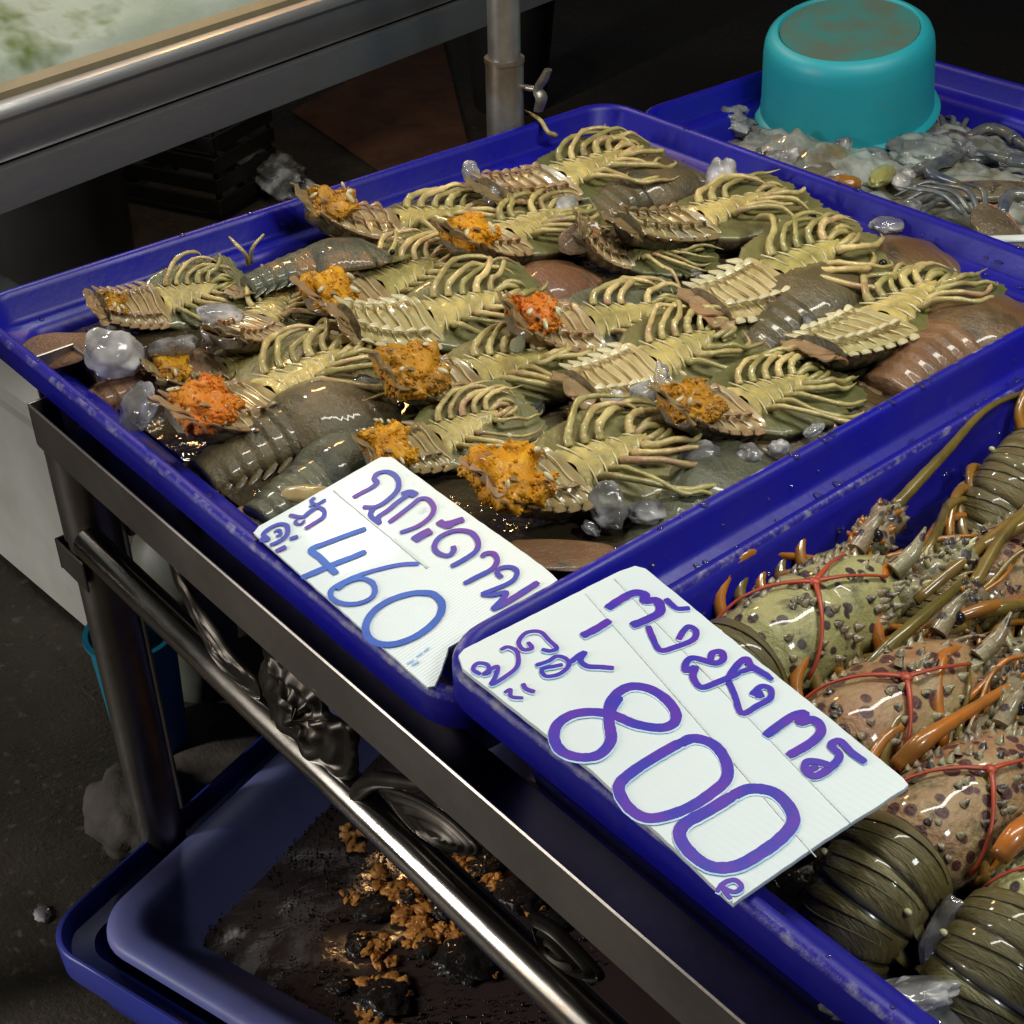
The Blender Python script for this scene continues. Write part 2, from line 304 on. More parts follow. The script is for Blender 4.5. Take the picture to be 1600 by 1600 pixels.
def cat(pts, k=5):
    """Catmull-Rom through points"""
    P = [Vector(p) for p in pts]; P = [P[0] * 2 - P[1]] + P + [P[-1] * 2 - P[-2]]; out = []
    for i in range(1, len(P) - 2):
        for j in range(k):
            t = j / k
            out.append(.5 * ((2 * P[i]) + (P[i + 1] - P[i - 1]) * t + (2 * P[i - 1] - 5 * P[i] + 4 * P[i + 1] - P[i + 2]) * t * t + (3 * P[i] - P[i - 1] - 3 * P[i + 1] + P[i + 2]) * t ** 3))
    out.append(P[-2]); return out
def lerp_r(rs, n): return [float(np.interp(i / (n - 1) * (len(rs) - 1), range(len(rs)), rs)) for i in range(n)]
def tag(o, label=None, cat_=None, group=None, kind=None):
    if label: o['label'] = label
    if cat_: o['category'] = cat_
    if group: o['group'] = group
    if kind: o['kind'] = kind
    return o
def empty(name, loc=(0, 0, 0), rot=(0, 0, 0), sc=1.):
    o = bpy.data.objects.new(name, None); COL.objects.link(o); o.location = loc; o.rotation_euler = rot
    o.scale = (sc, sc, sc) if not isinstance(sc, tuple) else sc; o.empty_display_size = .02
    return o
def recenter(o):
    """move a top-level mesh's origin to the middle of its base"""
    me = o.data; co = np.array([v.co[:] for v in me.vertices]); c = (co.min(0) + co.max(0)) / 2; c[2] = co[:, 2].min()
    me.transform(Matrix.Translation(-Vector(c))); o.location = Vector(o.location) + Vector(c); return o
def ico(r, sub, fn=None):
    import bmesh
    bm = bmesh.new(); bmesh.ops.create_icosphere(bm, subdivisions=sub, radius=1.0)
    vs = [v.co.copy() for v in bm.verts]; fs = [[v.index for v in f.verts] for f in bm.faces]; bm.free()
    if not isinstance(r, (tuple, list)): r = (r, r, r)
    out = []
    for v in vs:
        k = fn(v) if fn else 1.0
        out.append(Vector((v.x * r[0] * k, v.y * r[1] * k, v.z * r[2] * k)))
    return out, fs

# ================================================================== SETTING
# ground
mb = MB(); n = 60
xs = np.linspace(-9, 4, n); ys = np.linspace(-3, 10, n)
loops = [[(x, y, .0025 * noise.noise(Vector((x * 3, y * 3, 0)))) for x in xs] for y in ys]
mb.loft(loops, closed=False); g = mb.build('ground', 'ground'); tag(g, kind='structure')
# foam specks and grit on the wet ground
random.seed(3); mb = MB()
for i in range(700):
    if i < 480: px, py = random.gauss(90, 60), random.gauss(1190, 130)
    elif i < 600:
        t = random.random(); px, py = 50 + 110 * t + random.gauss(0, 4), 985 + 120 * t + random.gauss(0, 4)
    else: px, py = random.uniform(0, 300), random.uniform(900, 1600)
    p = at(px, py, .003); r = random.uniform(.0005, .0014)
    mb.ball(p, (r, r * random.uniform(.5, 1), r * .6), 5, 3)
tag(mb.build('grit', 'rock'), kind='stuff', label='pale grit and foam specks scattered on the wet ground')

# ------------------------------------------------------------------ trays
def rrect(x0, x1, y0, y1, r, z, k=8):
    r = max(.004, r); pts = []
    for cx, cy, a0 in ((x1 - r, y1 - r, 0), (x0 + r, y1 - r, 90), (x0 + r, y0 + r, 180), (x1 - r, y0 + r, 270)):
        # edge subdivisions come from the corner points only
        for i in range(k + 1):
            a = R_(a0 + 90 * i / k); pts.append(Vector((cx + r * math.cos(a), cy + r * math.sin(a), z)))
    return pts
PROF = [(.045, -.100), (.030, -.032), (.004, -.032), (.0, -.028), (.0, -.005), (.0018, -.0012), (.0045, 0), (.0085, 0), (.011, -.002),
        (.014, -.006), (.019, -.026), (.023, -.030), (.036, -.032), (.042, -.035), (.046, -.042), (.058, -.088), (.066, -.0945)]
def tray(x0, x1, y0, y1, z, rad=.045, prof=PROF, mats=('blue', 'blue_worn'), wob=.0012, T=None, name='plastic_tray', worn=(4, 5)):
    mb = MB(); loops = []
    for ins, dz in prof:
        l = rrect(x0 + ins, x1 - ins, y0 + ins, y1 - ins, rad - ins * .55, z + dz)
        # densify the straights
        l2 = []
        for i, p in enumerate(l):
            q = l[(i + 1) % len(l)]; l2.append(p)
            if (q - p).length > .1:
                for t in range(1, 12): l2.append(p.lerp(q, t / 12))
        loops.append([p + Vector((noise.noise(p * 5) * wob, noise.noise(p * 5 + Vector((9, 0, 0))) * wob, noise.noise(p * 4 + Vector((0, 7, 0))) * wob)) for p in l2])
    mb.loft(loops, mis=[1 if i in worn else 0 for i in range(len(loops) - 1)])
    o = len(mb.v) - len(loops[0]); mb.f.append(tuple(range(o, len(mb.v)))); mb.m.append(0)
    nl = len(loops[0]); mb.f.append(tuple(reversed(range(nl)))); mb.m.append(0)
    if T is not None: mb.map(lambda p: T @ p)
    return recenter(mb.build(name, list(mats), auto=50))
def water(x0, x1, y0, y1, z, m, amp=.0012, res=60, T=None, rad=.03, name='water'):
    mb = MB(); L = []
    for j in range(res + 1):
        row = []
        for i in range(res + 1):
            x = x0 + (x1 - x0) * i / res; y = y0 + (y1 - y0) * j / res
            h = noise.noise(Vector((x * 22, y * 22, 1))) + .5 * noise.noise(Vector((x * 55, y * 55, 4)))
            p = Vector((x, y, z + amp * h)); row.append(T @ p if T is not None else p)
        L.append(row)
    mb.loft(L, closed=False); return tag(mb.build(name, m), kind='structure')

T1 = (-1.366, -.557, .420, 1.325); Z1 = .720
T2 = (-.598, .30, .424, 1.42); Z2 = .750
T3 = (-1.345, -.35, 1.338, 1.835); Z3 = .700
t = tray(*T1, Z1); tag(t, 'large blue tray of upturned slipper lobsters on the steel stand', 'tray', 'blue plastic seafood trays')
t = tray(*T2, Z2, prof=PROF[:1] + PROF[1:-2] + [(.062, -.118), (.070, -.1255)] if False else [(.049, -.131)] + PROF[1:-2] + [(.064, -.118), (.072, -.1255)]); tag(t, 'blue tray of spiny lobsters overlapping its neighbour, nearest the camera', 'tray', 'blue plastic seafood trays')
t = tray(*T3, Z3, rad=.06); tag(t, 'blue tray of crabs and ice behind, with the turquoise basin in it', 'tray', 'blue plastic seafood trays')
water(T1[0] + .052, T1[1] - .052, T1[2] + .052, T1[3] - .050, Z1 - .044, 'water', .0028, res=110)
water(T2[0] + .060, T2[1] - .060, T2[2] + .060, T2[3] - .060, Z2 - .080, 'water_clear', .0022)
water(T3[0] + .054, T3[1] - .054, T3[2] + .054, T3[3] - .054, Z3 - .066, 'water_clear', .0015)

random.seed(21); mb = MB(); mb2 = None
for k in range(420):
    w_ = random.random(); T_, Z_ = (T1, Z1) if w_ < .65 else (T2, Z2)
    side = random.choice('abcd'); ins, dz = random.choice(((.031, -.0305), (.030, -.0303), (.007, .0006), (.017, -.018), (.052, -.064), (.050, -.056), (.054, -.074)))
    if T_ is T2 and side in 'bd': side = 'a'
    if side == 'a': p = Vector((T_[0] + ins, random.uniform(T_[2] + .06, T_[3] - .06), Z_ + dz))
    elif side == 'b': p = Vector((T_[1] - ins, random.uniform(T_[2] + .06, T_[3] - .06), Z_ + dz))
    elif side == 'c': p = Vector((random.uniform(T_[0] + .06, T_[1] - .06), T_[2] + ins, Z_ + dz))
    else: p = Vector((random.uniform(T_[0] + .06, T_[1] - .06), T_[3] - ins, Z_ + dz))
    r = random.choice((.0012, .0016, .0022, .0032)) * random.uniform(.7, 1.2); mb.ball(p, (r * random.uniform(.8, 1.6), r, r * .45 if ins < .04 else r * .8), 9, 5)
M['drop'] = clear_mat('water_drop', tint=(.97, .97, .98), milky=.02, bump=.0, glass=.8)
tag(mb.build('water_droplets', 'drop'), kind='stuff', label='water droplets beaded on the rims and inner walls of the blue trays')

# ------------------------------------------------------------------ steel stand
st = empty('display_stand', (-1.155, .417, 0)); S0 = Vector((-1.155, .417, 0))
tag(st, 'stainless steel stand with round leg, angle rail and stamped scrollwork carrying the blue trays', 'stand')
def spart(mb, name, m, auto=40): mb.map(lambda p: p - S0); return mb.build(name, m, st, auto=auto)
mb = MB()   # angle rail: front face + floor flange
prof = [(.402, .690), (.402, .646), (.4045, .646), (.4045, .6895), (.4045, .6905), (.403, .6915)]
mb.loft([[(-1.178, y, z) for y, z in prof], [(.45, y, z) for y, z in prof]], cap=True)
mb.box(-1.178, .45, .405, .46, .6475, .650)
mb.box(-1.1805, -1.1782, .402, .432, .647, .692)
spart(mb, 'rail', 'steel_dark', 20)
mb = MB()
mb.tube([(-1.13, .412, .553), (-.7, .4115, .552), (-.3, .411, .551), (.45, .411, .550)], .0165, 20); spart(mb, 'crossbar', 'steel_tube')
mb = MB()
pts = cat([(-1.155, .417 + .012, .012), (-1.155, .429, .3), (-1.155, .429, .648)], 6)
mb.tube(pts, .0265, 24); spart(mb, 'leg', 'steel_dark')
mb = MB(); mb.tube([(.40, .43, .0), (.40, .43, .648)], .0265, 20); spart(mb, 'leg', 'steel_dark')
for xx in (-1.155, .40):
    mb = MB(); mb.tube([(xx, 1.30, .0), (xx, 1.30, .645)], .0265, 20); spart(mb, 'leg', 'steel_dark')
mb = MB()   # angle post beside the leg
mb.box(-1.225, -1.222, .43, .475, .0, .712); mb.box(-1.2218, -1.186, .472, .475, .0, .710)
spart(mb, 'post', 'steel_dark', 20)
mb = MB()
mb.box(-1.190, -1.187, .400, .436, .495, .532); mb.box(-1.1868, -1.130, .400, .4025, .497, .532)
mb.box(-1.178, -1.170, .406, .4085, .533, .645)
spart(mb, 'bracket', 'steel_dark', 20)
mb = MB(); mb.tube([(-1.155, .455, .575), (-1.155, .9, .575), (-1.155, 1.29, .575)], .0125, 14); spart(mb, 'side_bar', 'steel_tube')
mb = MB(); mb.box(-1.166, -1.145, .46, 1.28, .528, .556); spart(mb, 'side_rail', 'steel_dark', 20)
mb = MB()
for yy in (.46, .9, 1.32): mb.box(-1.17, .42, yy - .014, yy + .014, .6100, .6200 + .0)
spart(mb, 'shelf_bar', 'steel_dark', 20)
YO = .408
def orn(outline, waves, amp=.004, petals=0, name='scroll_ornament', thick=.002, cpx=None, power=1.0):
    P = [atY(x, y, YO) for x, y in outline]
    P = cat(P + [P[0]], 4)[:-1]; N_ = len(P)
    c = sum(P, Vector()) / N_ if cpx is None else atY(*cpx, YO)
    rings = 14; mb = MB(); front = []; back = []
    for i in range(rings + 1):
        t = 1 - i / rings * .985
        off = amp * (math.cos(t * waves * 2 * math.pi) * .5 + .5) * (1 if i else 0) + (amp * 1.2) * math.cos(t * math.pi / 2) ** power
        fr = [c + (p - c) * t * (1 + (.05 * math.cos(petals * 2 * math.pi * k_ / N_) if petals else 0)) + Vector((0, -off * (1 + (.30 * math.cos(petals * 2 * math.pi * k_ / N_) if petals else 0)) - thick, 0)) for k_, p in enumerate(P)]; front.append(fr)
        back.append([q + Vector((0, thick, 0)) for q in fr])
    mb.loft(list(reversed(back)) + front, cap=True)
    return spart(mb, name, 'steel_orn', 60)
C2 = lambda x, y: (230 + x * .34375, 820 + y * .34375)
orn([C2(*p) for p in [(92, 112), (135, 250), (215, 400), (300, 580), (400, 700), (510, 790), (520, 740), (490, 680), (395, 580), (330, 480), (250, 370), (160, 210)]], 3, .0025, cpx=C2(330, 560))
orn([C2(*p) for p in [(550, 545), (600, 590), (650, 610), (720, 670), (780, 720), (825, 780), (830, 850), (885, 880), (940, 900), (965, 990), (965, 1090), (900, 1150), (820, 1130), (750, 1080), (660, 990), (590, 890), (545, 780), (530, 660), (535, 580)]], 3, .0045, petals=9, cpx=C2(730, 850))
orn([C2(*p) for p in [(1050, 1180), (1200, 1220), (1330, 1290), (1430, 1370), (1520, 1470), (1490, 1500), (1400, 1480), (1300, 1440), (1190, 1360), (1110, 1270)]], 4, .003, cpx=C2(1380, 1410))
mb = MB()
pl = cat([atY(*C2(x, y), YO) for x, y in [(1300, 1192), (1220, 1178), (1130, 1165), (1040, 1160), (975, 1200), (950, 1265), (965, 1320), (1005, 1335)]], 4)
mb.tube(pl, lerp_r([.0025, .0045, .006, .007, .0075, .007, .006, .005], len(pl)), 12); spart(mb, 'scroll_ornament', 'steel_orn')
# weld stubs under each ornament + further scrolls along the rail out of frame keep the row going
orn([C2(*p) for p in [(1750, 1750), (1850, 1800), (1960, 1900), (2080, 2040), (2040, 2070), (1930, 2020), (1800, 1900)]], 4, .005, cpx=C2(1900, 1900))

# ------------------------------------------------------------------ awning pole beyond the tray
pb = Vector((-1.396, 1.172, 0)); pr = empty('awning_pole', pb)
tag(pr, 'grey telescopic steel pole with a wing nut standing behind the far tray corner', 'pole')
zc = 1.0
# height of the collar from the photograph
for k in range(700, 1400):
    if pix((pb.x, pb.y, k / 1000))[1] < 92: zc = k / 1000; break
mb = MB(); mb.tube([(0, 0, 0), (0, 0, zc - .003), (0, 0, zc)], [.0245, .0245, .0238], 24)
mb.tube([(0, 0, zc - .004), (0, 0, zc + .0015)], [.0258, .0256], 24); mb.build('lower_tube', 'pole', pr, auto=40)
mb = MB(); mb.tube([(0, 0, zc), (0, 0, 2.3)], .0208, 24); mb.build('upper_tube', 'pole', pr, auto=40)
mb = MB(); mb.tube([(.018, .012, zc - .035), (.040, .020, zc - .035)], .004, 10)
a = cat([(.042, .020, zc - .062), (.046, .022, zc - .045), (.041, .020, zc - .035), (.047, .024, zc - .022), (.053, .027, zc - .008)], 4)
mb.tube(a, lerp_r([.008, .010, .008, .009, .007], len(a)), 10, flat=.5); mb.build('wing_nut', 'pole', pr, auto=40)

# ------------------------------------------------------------------ far steel table with ice
zt = .86
A = at(0, 175, zt); B = at(525, 0, zt); u = (B - A); u.z = 0; u.normalize(); v = Vector((-u.y, u.x, 0))
if v.x > 0: v = -v      # v points away from the aisle
ft = empty('ice_table', A); tag(ft, 'stainless steel table heaped with frosty ice at the far side', 'table')
def TT(a, b, z): return Vector((u.x * a + v.x * b, u.y * a + v.y * b, z))
def tsweep(mb, prof, a0=-.9, a1=1.9, mi=0):
    mb.loft([[TT(a, b, z) for b, z in prof] for a in np.linspace(a0, a1, 12)], mi, cap=True)
def zdrop(y):   # height under A where the photo shows this row
    for k in range(0, 400):
        if pix(A + Vector((0, 0, -k / 1000)))[1] > y: return -k / 1000
    return -.2
z_gap = zdrop(253); z_bot = zdrop(322)
mb = MB(); tsweep(mb, [(.03, .001), (.012, .006), (.003, .004), (0, 0), (-.001, -.008), (.004, -.014), (.006, z_gap + .004), (.008, z_gap), (.03, z_gap)])
mb.build('table_edge', 'steel_side', ft, auto=35)
mb = MB(); tsweep(mb, [(.012, z_gap - .004), (.0, z_gap - .005), (0, z_bot), (.003, z_bot), (.003, z_gap - .009), (.012, z_gap - .008)])
mb.build('side_rail', 'steel_side', ft, auto=35)
mb = MB(); tsweep(mb, [(.031, -.004), (.031, -.009), (.80, -.009), (.80, -.004)]); mb.build('table_top', 'steel_side', ft, auto=35)
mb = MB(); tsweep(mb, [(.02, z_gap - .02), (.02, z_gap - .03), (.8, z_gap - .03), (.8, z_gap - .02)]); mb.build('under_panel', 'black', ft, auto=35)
for a, b in ((-.8, .06), (-.8, .7)):
    p = TT(a, b, 0); mb = MB(); mb.tube([(p.x, p.y, z_gap - .03), (p.x, p.y, -zt)], .02, 14); mb.build('leg', 'steel_dark', ft)
# copper-coloured strip along the lip
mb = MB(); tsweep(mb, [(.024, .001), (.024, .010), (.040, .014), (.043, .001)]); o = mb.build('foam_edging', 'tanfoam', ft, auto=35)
mb = MB(); L = []
for i, a in enumerate(np.linspace(-.8, 1.7, 90)):
    row = []
    for j, b in enumerate(np.linspace(.044, .78, 60)):
        e = min(1, (b - .044) / .10); h = .012 + .05 * e ** .6 * (1 + .4 * noise.noise(Vector((a * 7, b * 7, 0)))) + .012 * noise.noise(Vector((a * 22, b * 22, 3))) + .008 * noise.noise(Vector((a * 60, b * 60, 3)))
        row.append(A + TT(a, b, h if j and j < 59 else -.003))
    L.append(row)
mb.loft(L, closed=False); o = recenter(mb.build('ice_bed', 'icebed')); tag(o, 'frosted white and green bed of crushed ice on the far steel table', 'ice bed', kind='stuff')

# ------------------------------------------------------------------ dim things under and behind the far table
def lathe(mb, prof, n=40, c=(0, 0, 0), mi=0, mis=None):
    mb.loft([[(c[0] + r * math.cos(2 * math.pi * k / n), c[1] + r * math.sin(2 * math.pi * k / n), c[2] + z) for k in range(n)] for r, z in prof], mi, cap=True, mis=mis)
p = at(95, 440, 0); mb = MB(); lathe(mb, [(.17, 0), (.19, .01), (.20, .30), (.207, .305), (.207, .312), (.197, .312), (.187, .02), (.16, .015)], 40)
o = mb.build('stock_pot', 'darkpot', loc=p + Vector((-.10, .02, 0)), auto=40); tag(o, 'large dark round pot under the far steel table', 'pot')
q = [at(455, 175, .004), at(560, 120, .004), at(690, 60, .004), at(728, 215, .004), at(740, 260, .004), at(640, 300, .004)]
mb = MB(); up = Vector((0, 0, .004)); ce = sum(q, Vector()) / len(q)
mb.loft([[ce + (x - ce) * .01 for x in q], q, [x + up for x in q], [ce + (x - ce) * .01 + up for x in q]], cap=True)
o = recenter(mb.build('board', 'carton', smooth=False)); tag(o, 'reddish brown board lying on the floor left of the pole', 'board')
p = at(735, 190, 0); mb = MB(); lathe(mb, [(.09, 0), (.10, .01), (.125, .30), (.135, .305), (.135, .315), (.12, .315), (.10, .02), (.05, .015)], 40)
o = mb.build('bucket', 'black', loc=p + Vector((-.02, .16, 0)), auto=40); tag(o, 'black plastic tub in the shade behind the pole', 'tub')
# slatted crate
p = at(270, 330, 0); cr = empty('crate', p + Vector((-.05, .1, 0)), (0, 0, .4)); tag(cr, 'dark slatted crate in the shade under the far table', 'crate')
mb = MB()
for k in range(4):
    z = .02 + k * .05
    mb.box(-.16, .16, -.12, -.112, z, z + .035); mb.box(-.16, .16, .112, .12, z, z + .035); mb.box(-.16, -.152, -.111, .111, z, z + .035); mb.box(.152, .16, -.111, .111, z, z + .035)
mb.build('slats', 'darkpot', cr, smooth=False)
mb = MB()
for sx in (-1, 1):
    for sy in (-1, 1): mb.box(sx * .148 - .006, sx * .148 + .006, sy * .105 - .006, sy * .105 + .006, 0, .215)
mb.build('frame', 'darkpot', cr, smooth=False)
random.seed(8)
def bag(name, px, py, z, r, m, seed, sub=5):
    f = lambda d: 1 + .35 * noise.noise(d * 2.2 + Vector((seed, 0, 0))) + .16 * abs(noise.noise(d * 6 + Vector((0, seed, 0))))
    vs, fs = ico(r, sub, f); c = at(px, py, z); mb = MB()
    lo = min(v_.z for v_ in vs); mb.add([v_ - Vector((0, 0, lo)) for v_ in vs], fs); return mb.build(name, m, loc=c)
bgx = bag('plastic_bag', 430, 300, 0, (.13, .06, .045), 'bag', 4); tag(bgx, 'crumpled clear plastic bag with red print lying in the dark under the far table', 'bag')
mb = MB()
for i, (dx, h) in enumerate(((0, .012), (.012, .016), (.024, .010), (.036, .014))):
    mb.tube(cat([(dx, 0, 0), (dx + .002, .001, h * .8), (dx + .007, 0, h), (dx + .009, 0, 0)], 3), .0013, 5)
mb.map(lambda p: p + Vector((-.02, -.052, .055))); mb.build('printed_letters', 'print_red', bgx)

# ------------------------------------------------------------------ left: styrofoam box, cyan jug, cloudy jug, stones
P0 = at(0, 872, 0); P1 = at(140, 992, 0); d = (P1 - P0).normalized(); nrm = Vector((-d.y, d.x, 0))
Tm = Matrix(((d.x, nrm.x, 0, P1.x), (d.y, nrm.y, 0, P1.y), (0, 0, 1, 0), (0, 0, 0, 1)))
fb = empty('foam_box', (0, 0, 0)); fb.matrix_world = Tm
tag(fb, 'big white styrofoam box on the ground behind the steel leg', 'box')
mb = MB(); mb.box(-.75, .02, .0, .16, 0, .36, bev=.012); mb.build('body', 'foam', fb, auto=40)
mb = MB(); mb.box(-.757, .027, -.007, .167, .361, .41, bev=.012); mb.build('lid', 'foam', fb, auto=40)
p = at(245, 1180, 0); hz = .2
for k in range(50, 500):
    if pix((p.x, p.y, k / 1000))[1] < 985: hz = k / 1000; break
mb = MB(); lathe(mb, [(.040, 0), (.045, .004), (.054, hz - .006), (.059, hz - .004), (.059, hz), (.052, hz), (.042, .01), (.01, .008)], 36)
jb = mb.build('jug', 'tealblue', loc=p, auto=40); tag(jb, 'tall narrow cyan plastic jug on the ground behind the steel leg', 'jug')
p = at(300, 1095, 0) + Vector((-.03, .03, 0)); mb = MB()
def bl(r, z, k=10):
    return [Vector((x, y, z)) for x, y, _ in [tuple(q) for q in rrect(-r[0], r[0], -r[1], r[1], min(r) * .8, 0, 4)]]
mb.loft([bl((.040, .045), 0), bl((.050, .055), .010), bl((.056, .062), .06), bl((.060, .066), .15), bl((.058, .064), .22), bl((.045, .050), .262), bl((.022, .022), .285), bl((.019, .019), .31)], cap=True)
jj = mb.build('jerrycan', 'jug', loc=p, auto=60); jj.rotation_euler = (0, 0, .5); tag(jj, 'cloudy white plastic jerrycan on the ground beside the cyan jug', 'jerrycan')
mb = MB(); lathe(mb, [(.023, .305), (.0235, .308), (.0235, .328), (.021, .331)], 24); mb.build('cap', 'jug', jj, auto=40)
for k, (px, py, r, lb) in enumerate(((215, 1300, (.075, .055, .05), 'rough grey stone at the foot of the steel leg beside the lower tray'),
                                 (320, 1185, (.095, .085, .022), 'flat broken concrete slab behind the lower tray'))):
    vs, fs = ico(r, 4, lambda d_: 1 + .18 * noise.noise(d_ * 2.5 + Vector((k * 5., 0, 0))) + .05 * noise.noise(d_ * 9))
    mb = MB(); lo = min(v_.z for v_ in vs) * .6; mb.add([Vector((v_.x, v_.y, max(v_.z - lo, 0))) for v_ in vs], fs)
    o = mb.build('stone', 'rock', loc=at(px, py, 0)); tag(o, lb, 'stone')
# a small plastic scrap and short cable tie on the ground
p = at(66, 1428, .004); mb = MB(); vs, fs = ico((.013, .009, .004), 3, lambda d_: 1 + .5 * noise.noise(d_ * 3)); mb.add(vs, fs)
tag(mb.build('ice_chip', 'ice', loc=p), 'melting clear ice chip on the dark ground left of the lower tray', 'ice chip')

# ------------------------------------------------------------------ lower tray pair on the ground, dark water
ZL = .125
ang = R_(17)
c0 = at(82, 1462, ZL)
TL = Matrix.Translation((c0.x, c0.y, 0)) @ Matrix.Rotation(ang, 4, 'Z')
PROF_L = [(.030, -.115), (.010, -.040), (.0, -.040), (-.001, -.003), (.0015, 0), (.0045, 0), (.006, -.003), (.010, -.022), (.03, -.026), (.05, -.10), (.06, -.105)]
tl = tray(-.012, .90, -.012, .62, ZL, rad=.05, prof=PROF_L, mats=('blue_mid', 'blue_mid'), wob=.003, T=TL, worn=())
tag(tl, 'blue outer tray on the ground under the stand with a paler tray nested in it', 'tray')
PROF_N = [(.095, -.088), (.040, -.012), (.003, -.012), (.0, -.009), (.001, -.003), (.005, .001), (.012, .002), (.026, .001), (.034, -.003), (.042, -.010), (.105, -.078), (.13, -.086)]
tn = tray(.022, .865, .022, .585, ZL - .002, rad=.058, prof=PROF_N, mats=('blue_pale', 'blue_pale'), wob=.003, T=TL, worn=())
tag(tn, 'pale blue tray of dark bubbly water nested in the tray below', 'tray')
water(.094, .80, .094, .51, ZL - .053, 'water_dark', .001, T=TL)
zw = ZL - .050
# bubbles on the dark water
random.seed(11); mb = MB()
cnt = 0
while cnt < 3200:
    a, b = random.uniform(.10, .50), random.uniform(.10, .50)
    P = TL @ Vector((a, b, zw)); X, Y = pix(P)
    if noise.noise(Vector((a * 9, b * 9, 0))) < -.12 and random.random() < .8: continue
    r = random.choice((.0008, .0009, .0011, .0014, .0020)) * random.uniform(.7, 1.2)
    mb.ball(P, (r, r, r * .8), 6, 4); cnt += 1
tag(mb.build('bubbles', 'blob'), kind='stuff', label='dark bubbles floating on the dirty water of the lower tray')
# ornament and lamp reflections on the water, modelled as dark blobs and golden pieces
random.seed(5)
cl = [(585, 1420, .030), (560, 1475, .022), (640, 1400, .020), (690, 1420, .024), (600, 1560, .040), (730, 1500, .045), (760, 1350, .030), (810, 1400, .040), (860, 1440, .035), (665, 1480, .020), (690, 1330, .02), (530, 1540, .018)]
for k, (px, py, r) in enumerate(cl):
    r *= .75; vs, fs = ico((r, r * random.uniform(.6, .9), r * .15), 4, lambda d_: 1 + .35 * noise.noise(d_ * 2.5 + Vector((k, 0, 0))) + .10 * noise.noise(d_ * 9 + Vector((k, 0, 0))))
    mb = MB(); mb.add(vs, fs); o = mb.build('reflection_blob', 'blob', loc=at(px, py, zw + .002)); o.rotation_euler = (0, 0, random.random() * 6)
    tag(o, 'modelled dark reflection blob on the dark water of the lower tray', 'blob', 'modelled dark reflections in the lower tray')
def glint(px, py, r, seed):
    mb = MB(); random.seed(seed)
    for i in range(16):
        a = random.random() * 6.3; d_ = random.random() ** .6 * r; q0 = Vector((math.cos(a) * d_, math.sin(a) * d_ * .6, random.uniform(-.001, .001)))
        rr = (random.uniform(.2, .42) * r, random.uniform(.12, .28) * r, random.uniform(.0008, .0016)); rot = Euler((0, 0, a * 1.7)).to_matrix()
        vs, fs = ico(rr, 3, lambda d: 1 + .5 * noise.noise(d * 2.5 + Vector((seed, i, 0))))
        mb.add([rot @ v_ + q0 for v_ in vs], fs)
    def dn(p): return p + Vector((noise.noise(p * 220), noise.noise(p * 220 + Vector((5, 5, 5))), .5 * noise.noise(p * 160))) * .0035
    mb.map(dn); o = mb.build('reflection_patch', 'gold_glint', loc=at(px, py, zw + .0015)); return o
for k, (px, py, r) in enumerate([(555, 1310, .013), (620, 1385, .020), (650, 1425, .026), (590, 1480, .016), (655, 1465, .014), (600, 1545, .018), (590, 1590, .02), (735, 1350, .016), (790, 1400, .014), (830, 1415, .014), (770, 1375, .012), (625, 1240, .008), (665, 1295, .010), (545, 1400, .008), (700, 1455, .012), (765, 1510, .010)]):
    tag(glint(px, py, r * 1.7, k), 'modelled golden reflection piece among the dark reflection blobs of the lower tray', 'glint', 'modelled golden reflections in the lower tray')

# ------------------------------------------------------------------ turquoise basin, upside down
def basin():
    z0 = .668
    L_, R2 = at(1183, 197, z0), at(1466, 168, z0)
    cpx = (1322, 170); c = at(*cpx, z0); rad = .127
    o = empty('basin', c, (R_(11), R_(3), R_(0)))
    o.scale = (1, 1, .92)
    mb = MB(); H = .158
    prof = [(rad - .004, .0), (rad, .0), (rad + .0015, .003), (rad, .006), (rad - .007, .009), (rad - .0085, .018), (rad - .010, .05), (rad - .012, .100), (rad - .014, .116), (rad - .018, .126), (rad - .025, .132), (rad - .031, .1335)]
    lathe(mb, prof + [(rad - .0325, .132), (rad - .034, .1285), (rad - .06, .126), (.002, .126)], 72)
    mb.build('body', 'teal', o, auto=50)
    mb = MB(); lathe(mb, [(rad - .0342, .1300), (rad - .0346, .1308), (rad - .05, .1306), (.03, .1300), (.001, .1298)], 64); mb.build('base', 'teal_dirty', o, auto=60)
    tag(o, 'turquoise plastic basin with stained base turned upside down on the crab tray', 'basin')
basin()

